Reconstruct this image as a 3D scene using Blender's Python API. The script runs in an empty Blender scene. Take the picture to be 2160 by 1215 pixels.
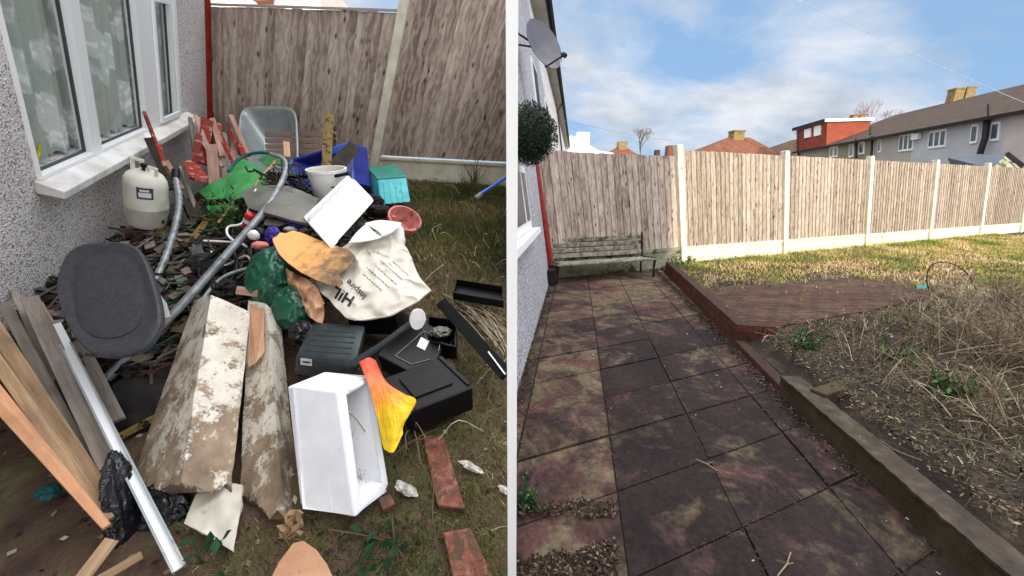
import bpy, bmesh, math, random
from mathutils import Vector, Matrix, noise as mn
random.seed(7)
PI = math.pi
scene = bpy.context.scene
COL = scene.collection

# ------------------------------------------------------------------ camera
F_PX, CX, CY, CAM_H = 800.0, 1080.0, 607.5, 1.4
PITCH = math.atan(203.5 / F_PX)
cam_data = bpy.data.cameras.new('camera')
cam_data.sensor_width = 36.0
cam_data.lens = 36.0 * F_PX / 2160.0
cam_data.clip_start = 0.05
cam_data.clip_end = 2000.0
cam = bpy.data.objects.new('camera', cam_data)
COL.objects.link(cam)
cam.location = (0, 0, CAM_H)
cam.rotation_euler = (PI / 2 - PITCH, 0, 0)
scene.camera = cam

# ------------------------------------------------------------------ world, sun, exposure
SUN_EL, SUN_AZ = math.radians(25), math.radians(158)      # azimuth clockwise from +Y: behind and to the right
SUN = Vector((math.sin(SUN_AZ) * math.cos(SUN_EL), math.cos(SUN_AZ) * math.cos(SUN_EL), math.sin(SUN_EL)))
world = bpy.data.worlds.new("World"); scene.world = world; world.use_nodes = True
wt = world.node_tree; wn = wt.nodes; wl = wt.links; wn.clear()
def WN(t, **k):
    n = wn.new(t)
    for a, b in k.items(): setattr(n, a, b)
    return n
w_out = WN('ShaderNodeOutputWorld'); w_bg = WN('ShaderNodeBackground')
sky = WN('ShaderNodeTexSky'); sky.sky_type = 'NISHITA'; sky.sun_disc = False
sky.sun_elevation = SUN_EL; sky.sun_rotation = SUN_AZ; sky.air_density = 1.0; sky.dust_density = 0.6; sky.ozone_density = 1.5
tc = WN('ShaderNodeTexCoord')
sep = WN('ShaderNodeSeparateXYZ'); wl.new(tc.outputs['Generated'], sep.inputs[0])
# cloud layer: the direction is projected on a flat layer overhead
addz = WN('ShaderNodeMath', operation='ADD'); wl.new(sep.outputs['Z'], addz.inputs[0]); addz.inputs[1].default_value = 0.42
mx = WN('ShaderNodeMath', operation='MAXIMUM'); wl.new(addz.outputs[0], mx.inputs[0]); mx.inputs[1].default_value = 0.05
dx = WN('ShaderNodeMath', operation='DIVIDE'); wl.new(sep.outputs['X'], dx.inputs[0]); wl.new(mx.outputs[0], dx.inputs[1])
dy = WN('ShaderNodeMath', operation='DIVIDE'); wl.new(sep.outputs['Y'], dy.inputs[0]); wl.new(mx.outputs[0], dy.inputs[1])
cmb = WN('ShaderNodeCombineXYZ'); wl.new(dx.outputs[0], cmb.inputs[0]); wl.new(dy.outputs[0], cmb.inputs[1])
cmap = WN('ShaderNodeMapping'); cmap.inputs['Location'].default_value = (2.1, 5.9, 0.4); cmap.inputs['Scale'].default_value = (1.0, 1.35, 1)
wl.new(cmb.outputs[0], cmap.inputs[0])
n1 = WN('ShaderNodeTexNoise'); n1.inputs['Scale'].default_value = 1.7; n1.inputs['Detail'].default_value = 8; n1.inputs['Roughness'].default_value = .56; n1.inputs['Distortion'].default_value = .25
wl.new(cmap.outputs[0], n1.inputs['Vector'])
r1 = WN('ShaderNodeValToRGB'); r1.color_ramp.elements[0].position = .40; r1.color_ramp.elements[1].position = .60
wl.new(n1.outputs['Fac'], r1.inputs[0])
n2 = WN('ShaderNodeTexNoise'); n2.inputs['Scale'].default_value = 2.6; n2.inputs['Detail'].default_value = 8; n2.inputs['Roughness'].default_value = .58
wl.new(cmap.outputs[0], n2.inputs['Vector'])
r2 = WN('ShaderNodeValToRGB'); cr = r2.color_ramp
cr.elements[0].position = .36; cr.elements[0].color = (.46, .52, .61, 1)
cr.elements[1].position = .62; cr.elements[1].color = (.78, .81, .86, 1)
wl.new(n2.outputs['Fac'], r2.inputs[0])
skm = WN('ShaderNodeMix', data_type='RGBA', blend_type='MULTIPLY'); skm.inputs[0].default_value = 1
wl.new(sky.outputs[0], skm.inputs[6]); skm.inputs[7].default_value = (.075, .085, .10, 1)
skb = WN('ShaderNodeMix', data_type='RGBA'); skb.inputs[0].default_value = .72
wl.new(skm.outputs[2], skb.inputs[6]); skb.inputs[7].default_value = (.34, .56, .86, 1)
# sky overhead, out of view, is brightened as added fill light
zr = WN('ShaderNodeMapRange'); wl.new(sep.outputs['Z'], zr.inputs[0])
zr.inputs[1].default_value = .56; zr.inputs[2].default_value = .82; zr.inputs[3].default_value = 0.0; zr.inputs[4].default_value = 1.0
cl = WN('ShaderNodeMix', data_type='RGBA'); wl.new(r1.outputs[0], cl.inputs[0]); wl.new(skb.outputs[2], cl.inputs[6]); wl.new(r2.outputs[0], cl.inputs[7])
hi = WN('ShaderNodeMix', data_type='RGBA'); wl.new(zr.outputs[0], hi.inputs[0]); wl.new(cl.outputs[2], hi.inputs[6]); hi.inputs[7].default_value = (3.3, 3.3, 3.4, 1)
# unseen sky behind the camera is brightened too, as added fill
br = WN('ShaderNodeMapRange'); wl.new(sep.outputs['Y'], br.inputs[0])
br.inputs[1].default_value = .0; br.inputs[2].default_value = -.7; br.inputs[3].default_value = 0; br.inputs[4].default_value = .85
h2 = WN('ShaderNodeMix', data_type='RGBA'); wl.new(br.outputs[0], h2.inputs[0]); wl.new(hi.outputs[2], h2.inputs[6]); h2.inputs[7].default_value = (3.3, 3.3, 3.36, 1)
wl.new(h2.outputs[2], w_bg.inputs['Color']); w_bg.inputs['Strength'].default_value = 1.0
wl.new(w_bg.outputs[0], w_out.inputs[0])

sl = bpy.data.lights.new('sun', 'SUN'); sl.energy = 4.8; sl.angle = math.radians(.6); sl.color = (1, .90, .72)
so = bpy.data.objects.new('sun', sl); COL.objects.link(so); so.location = (5, -10, 20)
so.rotation_euler = SUN.to_track_quat('Z', 'Y').to_euler()
scene.view_settings.view_transform = 'Standard'; scene.view_settings.look = 'None'
scene.view_settings.exposure = 0.12; scene.view_settings.gamma = 1.0
scene.cycles.max_bounces = 6; scene.cycles.transparent_max_bounces = 8; scene.cycles.use_denoising = True

# ------------------------------------------------------------------ geometry of the two yards
C0 = Vector((0, 0, CAM_H))
_r = Vector((1, 0, 0)); _f = Vector((0, math.cos(PITCH), -math.sin(PITCH))); _d = Vector((0, -math.sin(PITCH), -math.cos(PITCH)))
def ray(x, y): return _r * ((x - CX) / F_PX) + _d * ((y - CY) / F_PX) + _f
def hit(x, y, p, n):
    d = ray(x, y); return C0 + d * ((p - C0).dot(n) / d.dot(n))
def nz(v): return v.normalized()
Z = Vector((0, 0, 1))
# right yard
DR, FR, VR = nz(ray(1215, 404)), nz(ray(3090, 404)), nz(-ray(1590, 4100))
DR.z = 0; DR.normalize(); FR.z = 0; FR.normalize()
def R(x, y, h=0.0): return hit(x, y, Vector((0, 0, h)), Z)
RW0 = R(1160, 592); RWn = nz(VR.cross(DR)); RWn = RWn if RWn.x > 0 else -RWn
RF0 = R(1165, 588); RFn = nz(VR.cross(FR)); RFn = RFn if RFn.y < 0 else -RFn
def RW(x, y, o=0.0): return hit(x, y, RW0 + RWn * o, RWn)
def RF(x, y, o=0.0): return hit(x, y, RF0 + RFn * o, RFn)
# left yard (its ground climbs away from the viewer)
DL, VL, FL = nz(ray(720, 88)), nz(-ray(480, 2005)), nz(-ray(-13960, -465))
nL = nz(DL.cross(FL)); nL = nL if nL.z > 0 else -nL
HL = 1.65
L0 = C0 - nL * HL
def L(x, y, h=0.0): return hit(x, y, L0 + nL * h, nL)
def Lh(p): return (p - L0).dot(nL)
LC = L(447, 360)
LWn = nz(VL.cross(DL)); LWn = LWn if LWn.x > 0 else -LWn
LFn = nz(VL.cross(FL)); LFn = LFn if LFn.y < 0 else -LFn
def LW(x, y, o=0.0): return hit(x, y, LC + LWn * o, LWn)
def LF(x, y, o=0.0): return hit(x, y, LC + LFn * o, LFn)
def solve2(p, o, a, b):      # coordinates of p in the plane o + s a + t b
    w = p - o; aa, ab, bb, wa, wb = a.dot(a), a.dot(b), b.dot(b), w.dot(a), w.dot(b)
    k = aa * bb - ab * ab
    return (wa * bb - wb * ab) / k, (wb * aa - wa * ab) / k

# ------------------------------------------------------------------ materials
MATS = {}
def new_mat(name):
    m = bpy.data.materials.new(name); m.use_nodes = True; t = m.node_tree; t.nodes.clear(); MATS[name] = m
    return m, t
def link_bsdf(t, rough=.7, metal=0.0, spec=.4):
    o = t.nodes.new('ShaderNodeOutputMaterial'); b = t.nodes.new('ShaderNodeBsdfPrincipled')
    b.inputs['Roughness'].default_value = rough; b.inputs['Metallic'].default_value = metal
    b.inputs['Specular IOR Level'].default_value = spec
    t.links.new(b.outputs[0], o.inputs[0]); return b
def rgba(c): return (c[0], c[1], c[2], 1)
def srgb(r, g, b, k=1.0):
    f = lambda v: ((v / 255 + .055) / 1.055) ** 2.4 if v > 10 else v / 255 / 12.92
    return (min(f(r) * k, .9), min(f(g) * k, .9), min(f(b) * k, .9))
def ramp(t, fac, stops):
    r = t.nodes.new('ShaderNodeValToRGB'); e = r.color_ramp.elements
    while len(e) < len(stops): e.new(.5)
    for i, (p, c) in enumerate(stops): e[i].position = p; e[i].color = rgba(c)
    t.links.new(fac, r.inputs[0]); return r.outputs[0]
def coords(t, scale=(1, 1, 1), kind='Object', loc=(0, 0, 0)):
    c = t.nodes.new('ShaderNodeTexCoord'); m = t.nodes.new('ShaderNodeMapping'); m.inputs['Scale'].default_value = scale
    m.inputs['Location'].default_value = loc
    t.links.new(c.outputs[kind], m.inputs[0]); return m.outputs[0]
def noise(t, vec, scale, detail=4, rough=.55, dist=0.0):
    n = t.nodes.new('ShaderNodeTexNoise'); n.inputs['Scale'].default_value = scale; n.inputs['Detail'].default_value = detail
    n.inputs['Roughness'].default_value = rough; n.inputs['Distortion'].default_value = dist
    t.links.new(vec, n.inputs['Vector']); return n.outputs['Fac']
def voro(t, vec, scale, feat='F1', out='Distance', rand=1.0):
    n = t.nodes.new('ShaderNodeTexVoronoi'); n.feature = feat; n.inputs['Scale'].default_value = scale
    n.inputs['Randomness'].default_value = rand
    t.links.new(vec, n.inputs['Vector']); return n.outputs[out]
def mixc(t, fac, a, b, blend='MIX'):
    m = t.nodes.new('ShaderNodeMix'); m.data_type = 'RGBA'; m.blend_type = blend
    for sock, v in ((0, fac), (6, a), (7, b)):
        if isinstance(v, (int, float)): m.inputs[sock].default_value = v
        elif isinstance(v, tuple): m.inputs[sock].default_value = rgba(v)
        else: t.links.new(v, m.inputs[sock])
    return m.outputs[2]
def mth(t, op, a, b=None, clamp=False):
    m = t.nodes.new('ShaderNodeMath'); m.operation = op; m.use_clamp = clamp
    for i, v in enumerate((a, b)):
        if v is None: continue
        if isinstance(v, (int, float)): m.inputs[i].default_value = v
        else: t.links.new(v, m.inputs[i])
    return m.outputs[0]
def bumpn(t, b, h, strength=.4, dist=.01):
    n = t.nodes.new('ShaderNodeBump'); n.inputs['Strength'].default_value = strength; n.inputs['Distance'].default_value = dist
    t.links.new(h, n.inputs['Height']); t.links.new(n.outputs[0], b.inputs['Normal'])
def tone(t):
    a = t.nodes.new('ShaderNodeAttribute'); a.attribute_name = 'tone'; return a.outputs['Fac']
def mat(name, stops, scale=8, detail=5, rough=.7, metal=0.0, bump=.25, bscale=None, bdist=.004, stretch=(1, 1, 1), use_tone=0.0, spec=.35, dist=0.0, stain=None):
    """generic surface: colour ramp over noise, optional per-piece tone, optional stain (colour, scale, threshold)"""
    m, t = new_mat(name); b = link_bsdf(t, rough, metal, spec)
    if not isinstance(stops, list): stops = [(.3, tuple(c * .8 for c in stops)), (.7, tuple(min(c * 1.15, .92) for c in stops))]
    v = coords(t, stretch)
    c = ramp(t, noise(t, v, scale, detail, .6, dist), stops)
    if stain:
        s = noise(t, coords(t, loc=(3, 1, 7)), stain[1], 6, .65, .4)
        f = ramp(t, s, [(stain[2], (0, 0, 0)), (min(stain[2] + .07, 1), (1, 1, 1))])
        c = mixc(t, f, c, stain[0])
    if use_tone:
        k = mth(t, 'ADD', mth(t, 'MULTIPLY', tone(t), use_tone), 1 - use_tone * .5)
        c = mixc(t, 1.0, c, k, 'MULTIPLY')
    t.links.new(c, b.inputs['Base Color'])
    if bump: bumpn(t, b, noise(t, v, bscale or scale * 4, 4), bump, bdist)
    return m

def pebbledash(name, stops, scale=85, dark=(.02, .02, .02)):
    m, t = new_mat(name); b = link_bsdf(t, .9, 0, .15); v = coords(t)
    vn = t.nodes.new('ShaderNodeTexVoronoi'); vn.inputs['Scale'].default_value = scale; t.links.new(v, vn.inputs['Vector'])
    sp = t.nodes.new('ShaderNodeSeparateColor'); t.links.new(vn.outputs['Color'], sp.inputs[0])
    c = ramp(t, sp.outputs[0], stops)
    big = ramp(t, noise(t, v, 1.3, 4), [(.3, (.82, .81, .8)), (.7, (1, 1, 1))])
    c = mixc(t, 1.0, c, big, 'MULTIPLY')
    t.links.new(c, b.inputs['Base Color'])
    bumpn(t, b, vn.outputs['Distance'], .8, .008)
    return m
pebbledash('pebbledash left', [(0, srgb(128, 122, 120)), (.10, srgb(176, 168, 166)), (.24, srgb(218, 210, 206)), (.55, srgb(234, 228, 224)), (.82, srgb(248, 246, 244)), (1, srgb(214, 188, 184))], 100)
pebbledash('pebbledash right', [(0, srgb(95, 95, 102)), (.2, srgb(150, 150, 158)), (.6, srgb(188, 188, 196)), (1, srgb(215, 214, 220))], 70)

def wood_fence(name, stops, knot=.5):
    m, t = new_mat(name); b = link_bsdf(t, .85, 0, .2)
    uv = coords(t, (1, 1, 1), 'UV'); tn = tone(t)
    sx = t.nodes.new('ShaderNodeSeparateXYZ'); t.links.new(uv, sx.inputs[0])
    off = mth(t, 'MULTIPLY', tn, 37.0)
    yy = mth(t, 'ADD', sx.outputs[1], off)
    cb = t.nodes.new('ShaderNodeCombineXYZ'); t.links.new(sx.outputs[0], cb.inputs[0]); t.links.new(yy, cb.inputs[1])
    def sc(a, bb):
        mp = t.nodes.new('ShaderNodeMapping'); mp.inputs['Scale'].default_value = (a, bb, 1); t.links.new(cb.outputs[0], mp.inputs[0]); return mp.outputs[0]
    warp = noise(t, sc(7, 2.6), 1.0, 3)
    g = mth(t, 'ADD', mth(t, 'MULTIPLY', sx.outputs[0], 55.0), mth(t, 'MULTIPLY', warp, 26.0))
    rings = mth(t, 'ADD', mth(t, 'MULTIPLY', mth(t, 'SINE', g), .5), .5)
    fine = noise(t, sc(90, 3.2), 1.0, 5, .7)
    blot = noise(t, sc(5, 1.6), 1.0, 4, .6)
    f = mth(t, 'ADD', mth(t, 'MULTIPLY', fine, .30), mth(t, 'MULTIPLY', blot, .36))
    f = mth(t, 'ADD', f, mth(t, 'MULTIPLY', mth(t, 'SUBTRACT', rings, .2), .16))
    f = mth(t, 'ADD', mth(t, 'ADD', f, .065), mth(t, 'MULTIPLY', tn, .17))
    f = mth(t, 'SUBTRACT', f, .03)
    c = ramp(t, f, stops)
    kd = voro(t, sc(11, 4.6), 1.0)
    kf = ramp(t, kd, [(.09, (1, 1, 1)), (.24, (0, 0, 0))])
    kz = ramp(t, noise(t, sc(1.4, 1.1), 1.0, 2), [(.44, (0, 0, 0)), (.52, (1, 1, 1))])
    c = mixc(t, mth(t, 'MULTIPLY', mth(t, 'MULTIPLY', kf, kz), knot), c, srgb(46, 38, 34))
    t.links.new(c, b.inputs['Base Color']); bumpn(t, b, fine, .35, .003)
    return m
wood_fence('fence wood shaded', [(.30, srgb(112, 98, 88)), (.44, srgb(156, 138, 126)), (.58, srgb(180, 165, 152)), (.75, srgb(206, 194, 178))], .9)  # wood copy with its tone set to suit boards in shade
wood_fence('fence wood sunlit', [(.30, srgb(116, 104, 92)), (.44, srgb(146, 132, 118)), (.58, srgb(168, 154, 140)), (.75, srgb(194, 182, 164))], 1.0)  # same wood, tone set to suit the sunlit panels
mat('concrete', [(.3, srgb(192, 186, 164)), (.6, srgb(218, 212, 190)), (.8, srgb(228, 224, 206))], 6, 6, .9, bump=.35, bscale=90, bdist=.003, stain=(srgb(140, 136, 108), 3, .62))
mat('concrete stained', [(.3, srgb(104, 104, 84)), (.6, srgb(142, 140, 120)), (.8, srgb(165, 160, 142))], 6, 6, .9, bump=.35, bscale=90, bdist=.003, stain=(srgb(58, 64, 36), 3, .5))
mat('upvc', [(.3, srgb(242, 243, 244)), (.7, srgb(250, 250, 250))], 3, 2, .35, bump=.0, spec=.5)
mat('dirty upvc', [(.35, srgb(196, 190, 182)), (.6, srgb(228, 226, 224))], 5, 5, .5, bump=.05)
mat('black rubber', srgb(26, 26, 27), 5, 2, .6)
mat('red gloss paint', [(.3, srgb(116, 24, 16)), (.55, srgb(140, 34, 22)), (.75, srgb(154, 52, 36))], 9, 5, .45, bump=.15, stain=(srgb(110, 84, 74), 22, .68))
mat('interior', srgb(60, 60, 58), 2, 2, .9, bump=0)
mat('white divider paint', [(.3, (.86, .85, .83)), (.7, (.9, .89, .87))], 3, 2, .6, bump=0)
def glass_mat():
    m, t = new_mat('glass'); o = t.nodes.new('ShaderNodeOutputMaterial'); tr = t.nodes.new('ShaderNodeBsdfTransparent'); gl = t.nodes.new('ShaderNodeBsdfGlossy')
    gl.inputs['Roughness'].default_value = .02; tr.inputs[0].default_value = (.99, 1, .995, 1)
    mx_ = t.nodes.new('ShaderNodeMixShader'); mx_.inputs[0].default_value = .07
    t.links.new(tr.outputs[0], mx_.inputs[1]); t.links.new(gl.outputs[0], mx_.inputs[2]); t.links.new(mx_.outputs[0], o.inputs[0])
glass_mat()
def lace_mat():
    m, t = new_mat('lace'); b = link_bsdf(t, .9, 0, .1); uv = coords(t, (1, 1, 1), 'UV')
    w = t.nodes.new('ShaderNodeVectorMath'); w.operation = 'ADD'
    nn = t.nodes.new('ShaderNodeTexNoise'); nn.inputs['Scale'].default_value = 9; t.links.new(uv, nn.inputs['Vector'])
    sc_ = t.nodes.new('ShaderNodeVectorMath'); sc_.operation = 'SCALE'; sc_.inputs['Scale'].default_value = .10; t.links.new(nn.outputs['Color'], sc_.inputs[0])
    t.links.new(uv, w.inputs[0]); t.links.new(sc_.outputs[0], w.inputs[1])
    d1 = voro(t, w.outputs[0], 3.8); d2 = voro(t, w.outputs[0], 19)
    f1 = ramp(t, d1, [(.44, (1, 1, 1)), (.50, (0, 0, 0))]); f2 = ramp(t, d2, [(.34, (1, 1, 1)), (.5, (.15, .15, .15))])
    fl = mth(t, 'MULTIPLY', f1, mth(t, 'ADD', mth(t, 'MULTIPLY', f2, .6), .4))
    low = t.nodes.new('ShaderNodeSeparateXYZ'); t.links.new(uv, low.inputs[0])
    band = ramp(t, low.outputs[1], [(.0, (1, 1, 1)), (.9, (.8, .8, .8))])
    mesh = ramp(t, voro(t, w.outputs[0], 70), [(.2, (.1, .1, .1)), (.5, (.4, .4, .4))])
    fac = mth(t, 'ADD', mth(t, 'MULTIPLY', fl, mth(t, 'MULTIPLY', band, 1.0)), mth(t, 'MULTIPLY', mesh, .22), True)
    c = mixc(t, fac, srgb(174, 182, 174), (.96, .96, .96))
    t.links.new(c, b.inputs['Base Color'])
lace_mat()

# ------------------------------------------------------------------ mesh builder
class MB:
    def __init__(s): s.v = []; s.f = []; s.t = []; s.uv = []
    def add(s, vs, fs, tn=.5, uvs=None):
        o = len(s.v); s.v += [Vector(p) for p in vs]
        s.uv += [tuple(u) for u in uvs] if uvs else [(0, 0)] * len(vs)
        for f in fs: s.f.append([i + o for i in f]); s.t.append(tn)
        return s
    def box(s, o, a, b, c, tn=.5):
        """parallelepiped from corner o along a, b, c"""
        p = [o, o + a, o + a + b, o + b, o + c, o + a + c, o + a + b + c, o + b + c]
        fs = [[0, 3, 2, 1], [4, 5, 6, 7], [0, 1, 5, 4], [1, 2, 6, 5], [2, 3, 7, 6], [3, 0, 4, 7]]
        if a.cross(b).dot(c) < 0: fs = [f[::-1] for f in fs]
        return s.add(p, fs, tn)
    def cbox(s, c, ax, ay, az, tn=.5): return s.box(c - (ax + ay + az) / 2, ax, ay, az, tn)
    def bar(s, A, B, w, t, up=None, tn=.5, w2=None):
        d = B - A; up = up or Z; sd = nz(d.cross(up)); n = nz(sd.cross(d)); w2 = w2 or w
        p = []
        for P, ww in ((A, w), (B, w2)):
            p += [P - sd * ww / 2 - n * t / 2, P + sd * ww / 2 - n * t / 2, P + sd * ww / 2 + n * t / 2, P - sd * ww / 2 + n * t / 2]
        return s.add(p, [[3, 2, 1, 0], [4, 5, 6, 7], [0, 1, 5, 4], [1, 2, 6, 5], [2, 3, 7, 6], [3, 0, 4, 7]], tn)
    def tube(s, pts, r, seg=10, tn=.5, cap=True):
        pts = [Vector(p) for p in pts]; rs = r if isinstance(r, (list, tuple)) else [r] * len(pts)
        vs = []; fs = []; prev = None
        for i, p in enumerate(pts):
            d = nz(pts[min(i + 1, len(pts) - 1)] - pts[max(i - 1, 0)])
            if prev is None: prev = nz(d.orthogonal())
            prev = nz(prev - d * prev.dot(d)); q = d.cross(prev)
            for k in range(seg):
                a = 2 * PI * k / seg; vs.append(p + (prev * math.cos(a) + q * math.sin(a)) * rs[i])
        for i in range(len(pts) - 1):
            for k in range(seg):
                a, b = i * seg + k, i * seg + (k + 1) % seg; fs.append([a, b, b + seg, a + seg])
        if cap: fs.append(list(range(seg))[::-1]); fs.append([len(vs) - seg + k for k in range(seg)])
        return s.add(vs, fs, tn)
    def lathe(s, o, axis, prof, seg=24, tn=.5, sx=None, ell=1.0):
        """prof: list of (radius, height) turned round axis"""
        axis = nz(axis); u = nz(sx - axis * sx.dot(axis)) if sx else nz(axis.orthogonal()); w = axis.cross(u)
        vs = []; fs = []
        for r_, h in prof:
            for k in range(seg):
                a = 2 * PI * k / seg; vs.append(o + axis * h + (u * math.cos(a) + w * math.sin(a) * ell) * max(r_, 1e-4))
        for i in range(len(prof) - 1):
            for k in range(seg):
                a, b = i * seg + k, i * seg + (k + 1) % seg; fs.append([a, b, b + seg, a + seg])
        return s.add(vs, fs, tn)
    def grid(s, fn, nu, nv, th=None, tn=.5, uvscale=(1, 1)):
        """surface fn(u,v); with th (a vector or distance) closed into a slab"""
        P = [[fn(i / nu, j / nv) for j in range(nv + 1)] for i in range(nu + 1)]
        flat = [P[i][j] for i in range(nu + 1) for j in range(nv + 1)]
        uvs = [(i / nu * uvscale[0], j / nv * uvscale[1]) for i in range(nu + 1) for j in range(nv + 1)]
        ix = lambda i, j: i * (nv + 1) + j
        fs = [[ix(i, j), ix(i + 1, j), ix(i + 1, j + 1), ix(i, j + 1)] for i in range(nu) for j in range(nv)]
        if th is None: return s.add(flat, fs, tn, uvs)
        if isinstance(th, Vector): bk = [p + th for p in flat]
        else:
            bk = []
            for i in range(nu + 1):
                for j in range(nv + 1):
                    a = P[min(i + 1, nu)][j] - P[max(i - 1, 0)][j]; b = P[i][min(j + 1, nv)] - P[i][max(j - 1, 0)]
                    c = a.cross(b); c = nz(c) if c.length > 1e-12 else Z
                    bk.append(P[i][j] - c * th)
        N = len(flat); fb = [[q + N for q in f[::-1]] for f in fs]
        rim = [ix(i, 0) for i in range(nu + 1)] + [ix(nu, j) for j in range(1, nv + 1)] + [ix(i, nv) for i in range(nu - 1, -1, -1)] + [ix(0, j) for j in range(nv - 1, 0, -1)]
        fr = [[rim[k], rim[k] + N, rim[(k + 1) % len(rim)] + N, rim[(k + 1) % len(rim)]] for k in range(len(rim))]
        return s.add(flat + bk, fs + fb + fr, tn, uvs + uvs)
    def plate(s, pts, th, tn=.5):
        """outline polygon (3D points in a plane) given the thickness vector th"""
        n = len(pts); vs = list(pts) + [p + th for p in pts]
        return s.add(vs, [list(range(n)), [i + n for i in range(n)][::-1]] + [[i, i + n, (i + 1) % n + n, (i + 1) % n] for i in range(n)], tn)
    def blob(s, c, ax, ay, az, nu=28, nv=18, amp=.1, fr=3.0, seed=0.0, ridge=False, p=1.0, tn=.5):
        vs = []; fs = []
        for j in range(nv + 1):
            th = PI * j / nv
            for i in range(nu):
                ph = 2 * PI * i / nu
                q = Vector((math.sin(th) * math.cos(ph), math.sin(th) * math.sin(ph), math.cos(th)))
                if p != 1.0: q = Vector([math.copysign(abs(k) ** p, k) for k in q])
                nn = mn.noise(q * fr + Vector((seed, seed * 1.7, -seed))) + .5 * mn.noise(q * fr * 2.3 + Vector((seed, 3, seed)))
                if ridge: nn = 1 - 3.0 * abs(nn)
                q = q * (1 + amp * nn)
                vs.append(c + ax * q.x + ay * q.y + az * q.z)
        for j in range(nv):
            for i in range(nu):
                a, b = j * nu + i, j * nu + (i + 1) % nu; fs.append([a, a + nu, b + nu, b])
        return s.add(vs, fs, tn)
    def build(s, name, m, parent=None, smooth=False, bevel=0.0, origin=None):
        me = bpy.data.meshes.new(name)
        if parent is not None:
            r = parent
            while r.parent: r = r.parent
            off = Vector(r.location)
        else:
            if origin is None:
                xs = [Vector((min(v[k] for v in s.v), 0, 0))[0] for k in range(3)]; xe = [max(v[k] for v in s.v) for k in range(3)]
                origin = Vector(((xs[0] + xe[0]) / 2, (xs[1] + xe[1]) / 2, xs[2]))
            off = Vector(origin)
        me.from_pydata([v - off for v in s.v], [], s.f)
        at = me.attributes.new('tone', 'FLOAT', 'FACE')
        if len(at.data) == len(s.t): at.data.foreach_set('value', s.t)
        uvl = me.uv_layers.new(name='UVMap')
        flat = []
        for lp in me.loops: flat += s.uv[lp.vertex_index]
        uvl.data.foreach_set('uv', flat)
        if bevel:
            bm = bmesh.new(); bm.from_mesh(me); bmesh.ops.remove_doubles(bm, verts=bm.verts, dist=1e-5)
            ed = [e for e in bm.edges if len(e.link_faces) == 2 and e.calc_face_angle(0) > .5]
            bmesh.ops.bevel(bm, geom=ed, offset=bevel, segments=2, profile=.5, affect='EDGES', clamp_overlap=True)
            bm.to_mesh(me); bm.free()
        me.materials.append(m if not isinstance(m, str) else MATS[m])
        if smooth:
            me.polygons.foreach_set('use_smooth', [True] * len(me.polygons))
            me.set_sharp_from_angle(angle=math.radians(smooth if smooth is not True else 50))
        me.update()
        o = bpy.data.objects.new(name, me); COL.objects.link(o)
        if parent is not None: o.parent = parent
        else: o.location = off
        return o
def tag(o, label=None, cat=None, group=None, kind=None):
    if label: o['label'] = label
    if cat: o['category'] = cat
    if group: o['group'] = group
    if kind: o['kind'] = kind
    return o
def thing(name, loc, label, cat, group=None):
    o = bpy.data.objects.new(name, None); o.empty_display_size = .1; COL.objects.link(o); o.location = loc
    return tag(o, label, cat, group)
def lerp(a, b, k): return a + (b - a) * k
def spline(ctrl, n=24):
    """Catmull-Rom through control points (Vector or tuples)"""
    c = [Vector(p) for p in ctrl]; c = [c[0] * 2 - c[1]] + c + [c[-1] * 2 - c[-2]]; out = []; m = len(c) - 3
    for k in range(n + 1):
        x = min(k / n * m, m - 1e-6); i = int(x); t = x - i; p0, p1, p2, p3 = c[i:i + 4]
        out.append(.5 * ((2 * p1) + (p2 - p0) * t + (2 * p0 - 5 * p1 + 4 * p2 - p3) * t * t + (3 * p1 - p0 - 3 * p2 + p3) * t ** 3))
    return out
def ctrl_surface(rows, amp=0.0, fr=6.0, seed=0.0, ridge=False):
    """smooth surface through a coarse grid of points, crumpled along its normal"""
    R_ = [[Vector(p) for p in r] for r in rows]; nu, nv = len(R_) - 1, len(R_[0]) - 1
    def cr(p0, p1, p2, p3, t): return .5 * ((2 * p1) + (p2 - p0) * t + (2 * p0 - 5 * p1 + 4 * p2 - p3) * t * t + (3 * p1 - p0 - 3 * p2 + p3) * t ** 3)
    def one(l, x):
        n = len(l) - 1; x = min(max(x, 0) * n, n - 1e-6); i = int(x); t = x - i
        p1, p2 = l[i], l[i + 1]; p0 = l[i - 1] if i else p1 * 2 - p2; p3 = l[i + 2] if i + 2 <= n else p2 * 2 - p1
        return cr(p0, p1, p2, p3, t)
    c = sum((p for r in R_ for p in r), Vector()) / ((nu + 1) * (nv + 1)); nrm = nz(C0 - c)
    def fn(u, v):
        p = one([one(r, v) for r in R_], u)
        if amp:
            q = p * fr + Vector((seed, seed, seed)); a = mn.noise(q) + .5 * mn.noise(q * 2.1)
            if ridge: a = .5 - 2 * abs(a)
            p = p + nrm * (a * amp)
        return p
    return fn

SIDE = {}
_build = MB.build
CUR = ['N']
def build2(s, name, m, parent=None, **k):
    o = _build(s, name, m, parent, **k); SIDE[o.name] = CUR[0]; return o
MB.build = build2
def uvproj(mb, o, a, b, i0=0, k=1.0):
    for i in range(i0, len(mb.v)): w = mb.v[i] - o; mb.uv[i] = (w.dot(a) * k, w.dot(b) * k)

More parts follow.
